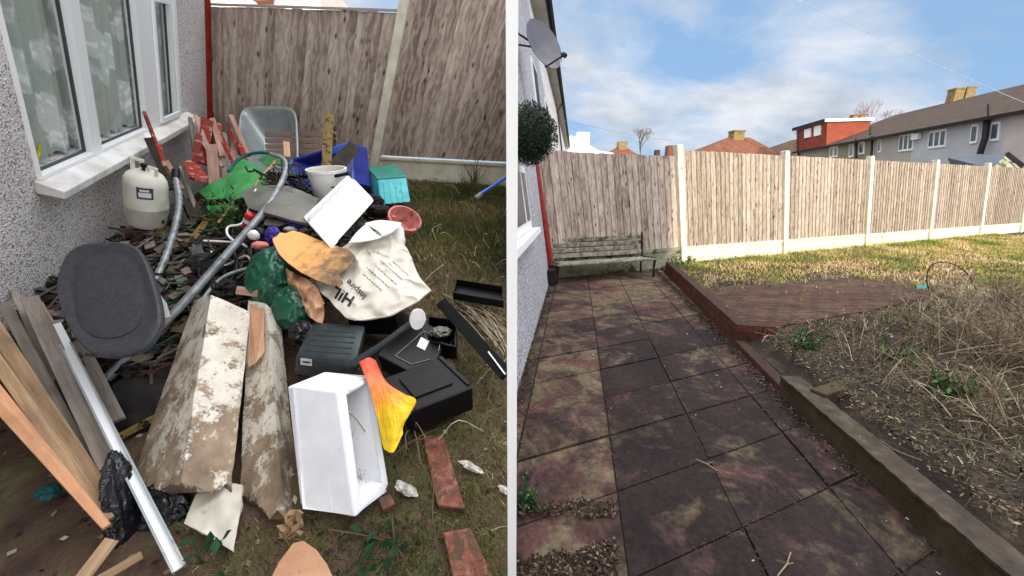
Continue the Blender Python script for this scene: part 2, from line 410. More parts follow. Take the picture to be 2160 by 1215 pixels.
def brick_mat(name, c1, c2, mortar, w=.22, h=.075, k=1.0, moss=None):
    m, t = new_mat(name); b = link_bsdf(t, .9, 0, .2); uv = coords(t, (1, 1, 1), 'UV')
    bt = t.nodes.new('ShaderNodeTexBrick'); t.links.new(uv, bt.inputs['Vector'])
    bt.inputs['Scale'].default_value = 1; bt.inputs['Brick Width'].default_value = w; bt.inputs['Row Height'].default_value = h; bt.inputs['Mortar Size'].default_value = .009
    bt.inputs['Color1'].default_value = rgba(c1); bt.inputs['Color2'].default_value = rgba(c2); bt.inputs['Mortar'].default_value = rgba(mortar); bt.inputs['Bias'].default_value = 0
    n = noise(t, coords(t), 16, 7, .7)
    c = mixc(t, 1.0, bt.outputs['Color'], ramp(t, n, [(.3, (.55, .55, .55)), (.7, (1.25, 1.2, 1.15))]), 'MULTIPLY')
    if moss: c = mixc(t, ramp(t, noise(t, coords(t, loc=(4, 4, 4)), 3.5, 6, .7), [(.50, (0, 0, 0)), (.72, (.6, .6, .6))]), c, moss)
    t.links.new(c, b.inputs['Base Color']); bumpn(t, b, mth(t, 'SUBTRACT', n, mth(t, 'MULTIPLY', bt.outputs['Fac'], .8)), .6, .006)
brick_mat('dark red brick', srgb(104, 58, 46), srgb(84, 46, 40), srgb(62, 48, 42))
brick_mat('brick paving', srgb(92, 64, 54), srgb(66, 49, 43), srgb(40, 34, 30), .17, .085, moss=srgb(96, 84, 62))
mat('rendered wall', [(.3, srgb(50, 42, 28)), (.55, srgb(70, 58, 38)), (.75, srgb(88, 74, 52))], 7, 6, .9, bump=.5, bscale=40, bdist=.006, stain=(srgb(46, 52, 22), 5, .58))
mat('weathered coping', [(.3, srgb(46, 39, 32)), (.55, srgb(68, 58, 48)), (.75, srgb(92, 82, 68))], 12, 6, .9, bump=.5, bscale=60, bdist=.005, stain=(srgb(60, 54, 36), 6, .56))

def soil_mat(name, stops, sc=5):
    return mat(name, stops, sc, 9, .95, bump=.9, bscale=26, bdist=.03, stain=(stops[-1][1], 60, .66))
soil_mat('left soil', [(.3, srgb(60, 47, 40)), (.5, srgb(94, 74, 62)), (.62, srgb(92, 86, 58)), (.75, srgb(128, 110, 92))])
soil_mat('right soil', [(.3, srgb(30, 25, 21)), (.5, srgb(48, 40, 33)), (.64, srgb(66, 56, 45)), (.78, srgb(94, 84, 70))])
mat('far ground', [(.3, srgb(70, 78, 44)), (.7, srgb(108, 104, 70))], 2, 6, .95, bump=.3)

# =================================================================== divider between the two yards
CUR[0] = 'N'
post = MB()
pd = 1.0
w = 20.6 / F_PX * (pd / 1.0)
bz = C0 + ray(1080, 1330) * pd; tz = C0 + ray(1080, -110) * pd
# an upright strip added to cover the seam: standing in the ground, wide 26 mm, 60 mm deep
yy = pd * math.cos(PITCH) 
hw = .0129
post.box(Vector((-hw, .90, -.25)), Vector((2 * hw, 0, 0)), Vector((0, .07, 0)), Vector((0, 0, 3.4)))
o = post.build('divider_strip', 'white divider paint')
tag(o, 'slim tall white strip added to divide the two yards', 'post')

# =================================================================== LEFT YARD
CUR[0] = 'L'
def lw(x, y, o=0.0): return solve2(LW(x, y, o), LC + LWn * o, DL, VL)
def lf(x, y, o=0.0): return solve2(LF(x, y, o), LC + LFn * o, FL, VL)
def PLW(s, t, o=0.0): return LC + DL * s + VL * t + LWn * o
def PLF(s, t, o=0.0): return LC + FL * s + VL * t + LFn * o
# ground: falls a little towards the house
g = MB()
def gfun(u, v):
    s = -1.0 + u * 8.0; f = -6.6 + v * 7.2
    p = L0 + (LC - L0) + FL * s + DL * f
    p = p - nL * ((p - LC).dot(nL))
    dip = max(0, 1 - max(0, (p - LC).dot(LWn)) / 1.6)
    return p + nL * (-.16 * dip + .035 * mn.noise(p * 2.2) + .018 * mn.noise(p * 7))
g.grid(gfun, 110, 110, -nL * .3)
o = g.build('ground', 'left soil', smooth=True); tag(o, kind='structure')
LG = o
# house
s_c = lw(438, 250)[0]; sW0 = lw(14, 165)[0]; sWL = lw(79, 379)[0]; sWR = lw(375, 244)[0]; tW = lw(79, 379)[1]; tW2 = lw(375, 244)[1]
tb = (tW + tW2) / 2; T_TOP, T_WIN = 4.6, tb + 1.75
house = thing('house', PLW(sWL, -.3), 'pebbledashed house with white framed window and red downpipe beside the junk heap', 'house')
w_ = MB(); th = -LWn * .22
def wbox(s0, s1, t0, t1, tn=.5): w_.box(PLW(s0, t0), DL * (s1 - s0), VL * (t1 - t0), th, tn)
s_c = lw(434, 120)[0]
wbox(-9, s_c, -1.2, tb); wbox(-9, s_c, T_WIN, T_TOP); wbox(-9, sWL, tb, T_WIN); wbox(sWR, s_c, tb, T_WIN)
w_.build('wall', 'pebbledash left', house)
pl = MB(); pl.box(PLW(-9, -1.2), DL * (9 + s_c), VL * (1.2 - .12), LWn * .03); pl.build('plinth', 'rendered wall', house)
# window
win = MB(); fo = -.05; fd = LWn * .07
def fbar(mb, s0, s1, t0, t1, o0=-.05, d=.07): mb.box(PLW(s0, t0, o0), DL * (s1 - s0), VL * (t1 - t0), LWn * d)
sa = lw(76, 362)[0]; sb = lw(188, 312)[0]; sc_ = lw(209, 320)[0]; sd = lw(306, 274)[0]; se = lw(335, 248)[0]; sf = lw(368, 232)[0]
tg = lw(209, 320)[1]; tg = (tg + lw(76, 362)[1]) / 2
fbar(win, sWL, sa, tb, T_WIN); fbar(win, sa, sf, tb, tg); fbar(win, sf, sWR, tb, T_WIN); fbar(win, sa, sf, T_WIN - .07, T_WIN)
fbar(win, sb, sc_, tg, T_WIN - .07); fbar(win, sd, se, tg, T_WIN - .07)
wf = win.build('window', 'upvc', house, bevel=.004)
sash = MB()
for (x0, x1) in ((sa, sb), (sc_, sd), (se, sf)):
    q = .011
    for (a, b, c, d) in ((x0, x0 + q, tg, T_WIN - .07), (x1 - q, x1, tg, T_WIN - .07), (x0 + q, x1 - q, tg, tg + q)):
        fbar(sash, a, b, c, d, -.034, .016)
mat('gasket grey', srgb(72, 74, 76), 4, 2, .6, bump=0)
sash.build('glazing_gasket', 'gasket grey', wf)
cas = MB(); q = .045
fbar(cas, se - .05, se - .018, tb + .03, T_WIN - .09, .022, .02); fbar(cas, sf + .012, sWR - .012, tb + .03, T_WIN - .09, .022, .02); fbar(cas, se - .018, sf + .012, tb + .03, tb + .07, .022, .02)
cas.build('casement', 'upvc', wf, bevel=.004)
t5 = lw(335, 4)[1]
bar_ = MB(); fbar(bar_, se, sf, t5, t5 + .05, -.03, .05); bar_.build('transom', 'upvc', wf)
for (x0, x1) in ((sa, sb), (sc_, sd), (se, sf)):
    gm = MB(); gm.box(PLW(x0 - .01, tg - .01, -.03), DL * (x1 - x0 + .02), VL * (T_WIN - tg), LWn * .006); gm.build('pane', 'glass', wf)
sill = MB()
i0 = lw(394, 262)[0] + .04
A = PLW(sWL - .03, tb - .075, -.0); 
sill.add([PLW(sWL - .04, tb - .075, 0), PLW(i0, tb - .075, 0), PLW(i0, tb - .085, .12), PLW(sWL - .04, tb - .085, .12),
          PLW(sWL - .04, tb + .003, 0), PLW(i0, tb + .003, 0), PLW(i0, tb - .035, .12), PLW(sWL - .04, tb - .035, .12)],
         [[0, 1, 2, 3], [7, 6, 5, 4], [3, 2, 6, 7], [0, 3, 7, 4], [2, 1, 5, 6], [1, 0, 4, 5]])
sill.build('sill', 'dirty upvc', house, bevel=.006)
# room behind, net curtain
rm = MB()
for a, b, c, d, e, f_ in ((sWL - .3, .05 + sWR, tb - .5, T_WIN + .3, -1.6, .1),):
    rm.box(PLW(a, c, e), DL * (b - a), VL * (d - c), LWn * f_)
rm.box(PLW(sWL - .4, tb - .5, -1.5), DL * .1, VL * (T_WIN - tb + .8), LWn * 1.27); rm.box(PLW(sWR + .1, tb - .5, -1.5), DL * .1, VL * (T_WIN - tb + .8), LWn * 1.27)
rm.box(PLW(sWL - .3, tb - .6, -1.5), DL * (sWR - sWL + .4), VL * .1, LWn * 1.27); rm.box(PLW(sWL - .3, T_WIN + .3, -1.5), DL * (sWR - sWL + .4), VL * .1, LWn * 1.27)
rm.build('room_lining', 'interior', house)
cu = MB()
def cf(u, v):
    s = lerp(sWL - .05, sWR + .05, u); fold = .022 * math.sin(u * 95 + 2.0 * math.sin(u * 17)) + .01 * math.sin(u * 210)
    return PLW(s, lerp(tb + .02 + .012 * math.sin(u * 190), T_WIN + .1, v), -.10 + fold)
cu.grid(cf, 240, 4, None, uvscale=((sWR - sWL) * 1.0, T_WIN - tb))
o = cu.build('net_curtain', 'lace', smooth=True); tag(o, 'floral lace net curtain hanging behind the white framed window', 'curtain')
# yellow handled tool on the inside ledge, seen through the glass
yl = MB(); pA = LW(72, 335, -.09); pts = spline([LW(76, 343, -.085), LW(82, 322, -.085), LW(82, 296, -.085), LW(76, 274, -.085)], 10)
yl.tube(pts, .010, 8)
mat('yellow plastic', srgb(206, 196, 40), 4, 2, .4, bump=0)
o = yl.build('yellow_handle', 'yellow plastic', smooth=True); tag(o, 'yellow plastic handle standing behind the window glass at its near corner', 'handle')
# red downpipe at the corner
dp = MB(); s1 = lw(433, 120)[0]
pc = lambda t: PLF(lf(446, 150)[0], t, .09)
dp.tube([pc(-.3), pc(4.4)], .062, 14)
dpo = dp.build('downpipe', 'red gloss paint', house, smooth=True)
dk = MB()
for t in (lf(440, 125)[1], lf(440, 250)[1] + .05): dk.tube([pc(t), pc(t + .05)], .072, 14)
dk.build('pipe_bracket', 'red gloss paint', dpo, smooth=True)

# fence builder ------------------------------------------------------
def feather_panel(O, u, v, n, W, H, m, parent, bw=.098, seed=0, name='panel'):
    mb = MB(); rnd = random.Random(seed); x = 0
    while x < W - .01:
        b = min(bw * rnd.uniform(.86, 1.1), W - x); ov = .012; tn = rnd.random()
        t0, t1 = .005, .020; dz = rnd.uniform(-.006, .006)
        i0 = len(mb.v)
        A0 = O + u * x; A1 = O + u * (x + b + ov)
        for P_, tt in ((A0, t1), (A1, t0)):
            for hh in (0, H + dz):
                for q in (0, tt): mb.v.append(P_ + v * hh + n * q); mb.uv.append((((P_ - O).dot(u)), hh))
        k = i0
        for f in ([k + 1, k + 5, k + 7, k + 3], [k, k + 2, k + 6, k + 4], [k, k + 1, k + 3, k + 2], [k + 5, k + 4, k + 6, k + 7], [k + 2, k + 3, k + 7, k + 6], [k, k + 4, k + 5, k + 1]): mb.f.append(f); mb.t.append(tn)
        x += b
    return mb.build(name, m, parent)

fl = thing('fence', PLF(.0, 0), 'brown featheredge board fence with one concrete post standing behind the junk heap', 'fence')
sL0 = lf(452, 150)[0]; sPL = lf(781, 353)[0]; sPR = lf(800, 345)[0]; sEnd = lf(1075, 350)[0] + .3
tGT = lf(803, 330)[1]; tGB = lf(803, 378)[1]; tTop = lf(640, 16)[1]
feather_panel(PLF(sL0 - .05, tGT - .02), FL, VL, LFn, sPL - sL0 + .06, tTop - tGT, MATS['fence wood shaded'], fl, .1, 3)
feather_panel(PLF(sPR, tGT + .02), FL, VL, LFn, sEnd - sPR, tTop - tGT + .35, MATS['fence wood shaded'], fl, .1, 9)
cap = MB(); cap.box(PLF(sL0 - .05, tTop - .01, -.015), FL * (sPL - sL0 + .05), VL * .022, LFn * .05); cap.build('capping_rail', 'fence wood shaded', fl)
pm = MB(); pm.box(PLF(sPL, tGB - .3, -.05), FL * (sPR - sPL), VL * (tTop - tGB + .8), LFn * .11); pm.build('post', 'concrete', fl, bevel=.008)
for a, b in ((sL0 - .05, sPL), (sPR, sEnd)):
    gm = MB(); gm.box(PLF(a, tGB - .1, -.02), FL * (b - a), VL * (tGT - tGB + .1), LFn * .03)
    gm.box(PLF(a, tGT - .035, .01), FL * (b - a), VL * .035, LFn * .018); gm.build('gravel_board', 'concrete', fl)

# =================================================================== RIGHT YARD
CUR[0] = 'R'
def rw(x, y, o=0.0): return solve2(RW(x, y, o), RW0 + RWn * o, DR, VR)
def rf(x, y, o=0.0): return solve2(RF(x, y, o), RF0 + RFn * o, FR, VR)
def PRW(s, t, o=0.0): return RW0 + DR * s + VR * t + RWn * o
def PRF(s, t, o=0.0): return RF0 + FR * s + VR * t + RFn * o
gr = MB(); gr.grid(lambda u, v: Vector((-.5 + u ** 2 * 400, -3 + v ** 2 * 600, -.03)), 30, 30, Vector((0, 0, -.3)))
o = gr.build('ground', 'far ground'); tag(o, kind='structure')
Dp = Vector((DR.y, -DR.x, 0)).normalized()
def lat(p): return p.dot(Dp)
def kline(k, h=0.0, y=800): return lat(R(1215 + k * (y - 404), y, h))
PA = R(1215 + .498 * 707, 1111); PA2 = R(1215 + .498 * 563, 967)
va = PA2 - PA; vb = FR * ((kline(.858) - kline(.498)) / FR.dot(Dp))
m, t = new_mat('paving slabs'); b = link_bsdf(t, .88, 0, .22); v = coords(t)
tn = tone(t)
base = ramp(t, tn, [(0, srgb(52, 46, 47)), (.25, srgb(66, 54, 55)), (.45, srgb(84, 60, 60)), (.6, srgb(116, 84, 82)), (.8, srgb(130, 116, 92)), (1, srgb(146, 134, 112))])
big = mth(t, 'ADD', mth(t, 'MULTIPLY', noise(t, v, 2.1, 7, .62, .6), .8), mth(t, 'MULTIPLY', tn, .25))
dk_ = ramp(t, big, [(.3, srgb(28, 22, 22)), (.5, srgb(42, 32, 31)), (.66, srgb(58, 42, 39))])
pk_ = ramp(t, noise(t, coords(t, loc=(2, 6, 1)), 1.9, 5, .6, .5), [(.34, srgb(84, 76, 56)), (.46, srgb(110, 98, 76)), (.54, srgb(92, 64, 60)), (.62, srgb(76, 52, 48)), (.70, srgb(100, 88, 70))])
sand = noise(t, coords(t, loc=(8, 2, 3)), 2.6, 8, .66, .9)
fb = mth(t, 'ADD', mth(t, 'ADD', mth(t, 'MULTIPLY', sand, .75), mth(t, 'MULTIPLY', noise(t, v, 16, 6, .7), .25)), mth(t, 'MULTIPLY', mth(t, 'SUBTRACT', tn, .5), .30))
c = mixc(t, ramp(t, fb, [(.45, (0, 0, 0)), (.60, (.85, .85, .85))]), dk_, pk_)
moss_ = noise(t, coords(t, loc=(3, 9, 3)), 2.2, 7, .66, .5)
c = mixc(t, ramp(t, moss_, [(.60, (0, 0, 0)), (.70, (.7, .7, .7))]), c, srgb(74, 68, 42))
fine = noise(t, v, 34, 6, .7)
c = mixc(t, 1.0, c, ramp(t, fine, [(.3, (.5, .5, .5)), (.52, (1, 1, 1)), (.72, (1.6, 1.52, 1.45))]), 'MULTIPLY')
t.links.new(c, b.inputs['Base Color']); bumpn(t, b, mth(t, 'ADD', mth(t, 'MULTIPLY', fine, .5), big), .35, .01)
sl_ = MB(); rnd = random.Random(4)
for i in range(-4, 16):
    for j in range(-4, 4):
        o_ = PA + va * i + vb * j
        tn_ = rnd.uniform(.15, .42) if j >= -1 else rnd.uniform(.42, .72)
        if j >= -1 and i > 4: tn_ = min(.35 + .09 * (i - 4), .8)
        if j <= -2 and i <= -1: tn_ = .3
        gx = rnd.uniform(.003, .008); dz = rnd.uniform(-.006, .005)
        a_, b_ = va * (1 - gx / va.length * 2), vb * (1 - gx / vb.length * 2)
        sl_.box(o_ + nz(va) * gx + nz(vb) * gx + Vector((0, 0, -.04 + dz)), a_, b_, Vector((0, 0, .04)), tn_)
o = sl_.build('patio', m); tag(o, kind='structure')
# dark joint bed below the slabs
jb = MB(); jb.box(PA - va * 5 - vb * 5 + Vector((0, 0, -.06)), va * 21, vb * 9, Vector((0, 0, .048)))
mat('joint soil', [(.3, srgb(24, 22, 18)), (.7, srgb(46, 42, 30))], 20, 6, .95, bump=.6)
o = jb.build('patio_bed', 'joint soil'); tag(o, kind='structure')
# raised garden ground
kW = kline(1.03)
yF = RF0.y
def gz(p):
    q = min(max((p.y - 3.2) / 3.6, 0), 1); q = q * q * (3 - 2 * q)
    return lerp(.15, .075, q) + .02 * mn.noise(p * 1.9) + .012 * mn.noise(p * 6.5)
def garden(u, v):
    y0 = -2 + v * 26
    basep = RW0 + DR * ((y0 - RW0.y) / DR.y)
    edge = basep + FR * ((kW + .10 - lat(basep)) / FR.dot(Dp))
    p = edge + FR * (u ** 1.6 * 40)
    p.z = 0; p.z = gz(p) if p.y < 14 else .08
    k_ = min((lat(p) - kW - .08) / .22, 1); p.z = lerp(.03, p.z, k_ * k_ * (3 - 2 * k_))
    return p
ga = MB(); ga.grid(garden, 150, 190, Vector((0, 0, -.3)))
o = ga.build('garden_ground', 'right soil', smooth=True); tag(o, kind='structure')
# brick retaining wall and the short return
def wall_pt(k, y, h): return R(1215 + k * (y - 404), y, h)
hB = .205
bA = R(1405, 552, hB); bB = R(1555, 685, hB); dirb = nz(bB - bA); bl = (bB - bA).length + .0
bw_ = MB(); th_ = Vector((dirb.y, -dirb.x, 0)); th_ = th_ if th_.x > 0 else -th_
bw_.box(Vector((bA.x, bA.y, -.02)), dirb * bl, th_ * .1, Vector((0, 0, hB + .02))); uvproj(bw_, bA, dirb, Z)
for i, vv in enumerate(bw_.v):
    pass
rt = R(1618, 680, hB); dr2 = nz(rt - bB); st = Vector((bB.x, bB.y, -.02)) + th_ * .1
n2_ = MB(); i0 = len(bw_.v); bw_.box(st + dirb * -.1 , nz(th_) * ((rt - bB).length - .1), dirb * .1, Vector((0, 0, hB + .018))); uvproj(bw_, bB, nz(th_), Z, i0)
o = bw_.build('brick_wall', 'dark red brick', bevel=.006); tag(o, 'low dark red brick retaining wall edging the patio near the bench', 'wall')
# sunken stretch: a low brick kerb
kb0 = bB; kb1 = R(1648, 812, .07); kb = MB()
kb.box(Vector((kb0.x, kb0.y, -.02)), Vector((kb1.x - kb0.x, kb1.y - kb0.y, 0)), th_ * .09, Vector((0, 0, .075))); uvproj(kb, kb0, dirb, Z)
o = kb.build('brick_kerb', 'dark red brick', bevel=.005); tag(o, 'sunken row of dark red bricks joining the two low walls', 'kerb')
# rendered low wall
hR = .142
w0 = R(1648, 792, hR); w1 = R(2136, 1215, hR); dW = nz(w1 - w0); dWp = Vector((dW.y, -dW.x, 0)); dWp = dWp if dWp.x > 0 else -dWp
lwall = thing('garden_wall', Vector((w0.x, w0.y, 0)), 'low brown rendered garden wall with mossy flat top running out of frame', 'wall')
lb = MB(); wd = .115; NL = 60; ln = (w1 - w0).length + 1.2
def wf_(side):
    def fn(u, v):
        p = Vector((w0.x, w0.y, 0)) + dW * (u * ln) + Vector((0, 0, lerp(-.02, hR - .012, v)))
        return p + dWp * (side + .006 * mn.noise(p * 9))
    return fn
lb.grid(wf_(0), NL, 6, dWp * wd)
lb.build('wall_body', 'rendered wall', lwall, smooth=True)
lc = MB()
def cp(u, v):
    p = Vector((w0.x, w0.y, hR)) + dW * (u * ln - .004) + dWp * lerp(-.006, wd + .008, v)
    return p + Vector((0, 0, .005 * mn.noise(p * 12) + .003 * mn.noise(p * 40))) + dWp * (.006 * mn.noise(Vector((u * 60, v, 2))) if v in (0, 1) else 0)
lc.grid(cp, 120, 4, Vector((0, 0, -.014)))
lc.build('coping', 'weathered coping', lwall, smooth=True)
# brick paving patch in the garden
pvm = MB()
q00, q10, q01, q11 = R(1600, 702, .14), R(1985, 628, .12), R(1455, 612, .12), R(2080, 572, .09)
def pv(u, v):
    p = lerp(lerp(q00, q10, u), lerp(q01, q11, u), v)
    p = p + nz(q01 - q00) * .10 * mn.noise(Vector((u * 7, v * 5, 1))) * (1 if v in (0, 1) else 0)
    p.z = 0; p.z = gz(p) + .014; return p
pvm.grid(pv, 60, 30, Vector((0, 0, -.03)))
uvproj(pvm, q00, FR, DR)
o = pvm.build('brick_paving', 'brick paving', smooth=True); tag(o, kind='structure')

# house on the right picture
zE = RW(1120, 0).z
h2 = thing('house', PRW(0, 0), 'grey pebbledashed house wall carrying satellite dish beside the cleared patio', 'house')
tE = rw(1120, 0)[1]; sFar = 34.0
wm = MB(); wm.box(PRW(-6, -.3), DR * (6 + sFar), VR * (tE + .3), RWn * -.2); wm.build('wall', 'pebbledash right', h2)
ge = C0 + ray(1153, 0) * ((zE + .02 - CAM_H) / ray(1153, 0).z); og = (ge - RW0).dot(RWn)
ev = MB(); e0 = PRW(-6, tE, 0.002); ev.box(e0, DR * (6 + sFar + .2), RWn * (og - .04), VR * .03); 
mat('soffit', srgb(176, 170, 158), 3, 3, .7, bump=.05); ev.build('soffit', 'soffit', h2)
fa = MB(); fa.box(PRW(-6, tE, og - .038), DR * (6 + sFar + .2), RWn * .03, VR * .2); fa.build('fascia', 'black rubber', h2)
rr = MB(); rr.box(PRW(-6, tE + .22, og), DR * (6 + sFar + .3), RWn * -3 + VR * 2.0, VR * .06); mat('grey roof tiles', [(.3, srgb(70, 64, 62)), (.7, srgb(98, 90, 86))], 3, 6, .85, bump=.4, bscale=18, bdist=.02); rr.build('roof', 'grey roof tiles', h2)
gt = MB(); gt.tube([PRW(-6, tE + .08, og + .055), PRW(sFar + .25, tE + .08, og + .055)], .06, 12); gt.build('gutter', 'black rubber', h2, smooth=True)
dn = MB(); sD = rw(1172, 200)[0]
dn.tube([PRW(sFar * .42, .3, .06), PRW(sFar * .42, tE - .3, .06), PRW(sFar * .42, tE + .02, og + .03)], .04, 10); dn.build('drainpipe', 'black rubber', h2, smooth=True)
# upper windows further along, below eaves
for s_ in (1.4, 4.4):
    fm = MB(); fm.box(PRW(s_, 2.75, 0), DR * .9, VR * 1.0, RWn * .03); wo = fm.build('window', 'upvc', h2)
    gm = MB(); gm.box(PRW(s_ + .07, 2.82, .03), DR * .35, VR * .86, RWn * .004); gm.box(PRW(s_ + .48, 2.82, .03), DR * .35, VR * .86, RWn * .004); gm.build('pane', 'interior', wo)
# ground-floor window seen at the seam
sw1 = rw(1116, 480)[0]; tw0 = rw(1114, 482)[1]; tw1 = rw(1096, 352)[1]
fm = MB(); fm.box(PRW(sw1 - 1.8, tw0, 0), DR * 1.8, VR * (tw1 - tw0), RWn * .035); wo = fm.build('window', 'upvc', h2)
gm = MB()
for a, b in ((-.33, -.08), (-1.05, -.45), (-1.7, -1.15)): gm.box(PRW(sw1 + a, tw0 + .09, .036), DR * (b - a), VR * (tw1 - tw0 - .16), RWn * .004)
mat('dark window glass', srgb(84, 96, 104), 2, 2, .12, bump=0, spec=.8); gm.build('pane', 'dark window glass', wo)
gm = MB(); gm.box(PRW(sw1 - 1.85, tw0 - .07, 0), DR * 1.93, VR * .06, RWn * .12); gm.build('sill', 'upvc', h2)
# red downpipe
p1, p0 = RF(1127, 340, .10), RF(1160, 552, .10)
dp = MB(); dp.tube([lerp(p0, p1, -.12), p1 + (p1 - p0) * .02], .06, 14); dp.build('downpipe', 'red gloss paint', h2, smooth=True)
# dark drain box under it
db = MB(); db.cbox(R(1163, 585, .12), RWn * .12, DR * .16, Z * .26); 
o = db.build('drain_cover', 'black rubber', bevel=.01); tag(o, 'small black drain box at the foot of the red downpipe beside the bench', 'drain')

# fence
fr_ = thing('fence', PRF(1.0, 0), 'long fence of weathered featheredge panels between cream concrete posts around the cleared garden', 'fence')
tP = rf(1440, 317)[1]; tGTr = rf(1449, 520)[1]; tL = rf(1420, 330)[1]; tG0 = -.12
posts_px = [(1437, 500), (1652, 500), (1824, 500), (1957, 500), (2064, 490), (2150, 480)]
ss = [rf(*q)[0] for q in posts_px]; ss.append(ss[-1] + (ss[-1] - ss[-2]))
ss.append(ss[-1] + (ss[-1] - ss[-2]))
sC = rf(1135, 450)[0]
pw = .135
prev = sC
for i, s_ in enumerate(ss):
    tt = tL if i == 0 else tP
    feather_panel(PRF(prev, tGTr), FR, VR, RFn, s_ - prev - pw * .5, tt - tGTr, MATS['fence wood shaded' if i == 0 else 'fence wood sunlit'], fr_, .125 if i else .14, 20 + i)
    gm = MB(); gm.box(PRF(prev, tG0, -.02), FR * (s_ - prev - pw * .5), VR * (tGTr - tG0 - .001), RFn * .045)
    gm.box(PRF(prev, tGTr - .06, .025), FR * (s_ - prev - pw * .5), VR * .06, RFn * .015)
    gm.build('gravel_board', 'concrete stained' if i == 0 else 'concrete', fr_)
    pm = MB(); pm.box(PRF(s_ - pw * .5, tG0, -.05), FR * pw, VR * (tP - tG0 + .09), RFn * .12); pm.build('post', 'concrete', fr_, bevel=.012)
    prev = s_ + pw * .5

# unseen blocks added behind the viewer to cast shade on the yards
CUR[0] = 'N'
Pp = PRF(ss[0] - .33, 0)
kx = SUN.x / -SUN.y
YB = -25.0
xe = Pp.x + kx * (Pp.y - YB)
mat('rear block render', srgb(150, 146, 140), 3, 4, .9)
rb = thing('shade_block', Vector((0, YB, 0)), 'tall plain block added out of view behind the viewer to cast shade', 'shade caster')
bb = MB(); bb.box(Vector((xe - 40, YB - 8, -.4)), Vector((40, 0, 0)), Vector((0, 8, 0)), Vector((0, 0, 22.4))); bb.build('wall', 'rear block render', rb)
bw2 = MB()
for i in range(10):
    for j in range(7): bw2.box(Vector((xe - 38 + i * 3.9, YB + .005, 1.2 + j * 3)), Vector((1.6, 0, 0)), Vector((0, .05, 0)), Vector((0, 0, 1.4)))
wo = bw2.build('window_glazing', 'dark window glass', rb)
G1, G2 = R(1560, 632, .1), R(2020, 590, .08)
te = math.tan(SUN_EL) / math.hypot(SUN.x, SUN.y) * math.cos(SUN_EL)
def caster(G, y):   # point on the ray towards the sun from G at plane y
    k = (G.y - y) / -SUN.y; return G + SUN * k
c1 = caster(G1, YB + .2)
c2 = caster(G2, YB + .2)
sl_k = (c2.z - c1.z) / (c2.x - c1.x)
zt = lambda x: c1.z + sl_k * (x - c1.x)
rb2 = thing('terrace_house', Vector((xe + 15, YB, 0)), 'lower sloping wing of the added shade block, out of view behind the viewer', 'shade caster')  # unseen wing added for shade, its top shaped for the shadow edge
bb = MB(); x0, x1 = xe + .01, xe + 34
bb.plate([Vector((x0, YB + .2, -.4)), Vector((x1, YB + .2, -.4)), Vector((x1, YB + .2, zt(x1))), Vector((x0, YB + .2, zt(x0)))], Vector((0, -7, 0))); bb.build('wall', 'rear block render', rb2)

# =================================================================== background right
CUR[0] = 'R'
mat('roof brown', [(.3, srgb(50, 39, 32)), (.55, srgb(64, 51, 42)), (.75, srgb(84, 70, 58))], 1.1, 7, .85, bump=.5, bscale=9, bdist=.05)
mat('roof red', [(.3, srgb(96, 60, 46)), (.7, srgb(128, 82, 62))], 1.4, 7, .85, bump=.4, bscale=10, bdist=.04)
mat('chimney brick', [(.3, srgb(104, 88, 58)), (.7, srgb(140, 120, 80))], 4, 5, .9, bump=.3)
mat('tile orange', [(.3, srgb(122, 54, 38)), (.7, srgb(146, 70, 50))], 2, 5, .8, bump=.3, bscale=14)
for nme, c_ in (('render pink', (166, 156, 150)), ('render grey', (156, 156, 158)), ('render beige', (150, 142, 136)), ('render olive', (126, 120, 104)), ('render dull', (134, 128, 124)), ('white far', (222, 220, 214))):
    mat(nme, [(.35, srgb(*[min(k * 1.14, 250) for k in c_])), (.65, srgb(*[min(k * 1.24, 255) for k in c_]))], .8, 6, .9, bump=.2, bscale=20)
zEv, zRd = 5.0, 8.0
brick_mat('tiles brown', srgb(74, 60, 50), srgb(60, 49, 42), srgb(40, 33, 29), .34, .30, moss=srgb(88, 78, 66))
E0 = R(2160, 235, zEv); Dn = Vector((-Dp.x, -Dp.y, 0))   # points towards the viewer's side
rdg = R(2160, 180, zRd); depth_r = (E0 - rdg).dot(Dn)
def TE(s, t, o=0.0): return E0 + DR * s + VR * (t - zEv) + Dn * o
def ts(x, y): return solve2(hit(x, y, E0, Dn), E0, DR, VR)
units = [(2150 + 150, 2122, 'render pink', 'pinkish rendered end house of the far terrace, cut by the frame edge'), (2122, 1927, 'render grey', 'grey rendered terrace house with twin chimney and three white windows'), (1927, 1838, 'render beige', 'beige rendered terrace house between the grey and the olive one'),
         (1838, 1745, 'render olive', 'olive rendered terrace house beside the red tiled dormer'), (1745, 1684, 'render dull', 'terrace house with red and orange tiled roof dormer')]
def s_at(x): y = 235 - (x - 2160) * .161; return ts(x, y)[0]
HS = []
sp = -4.0
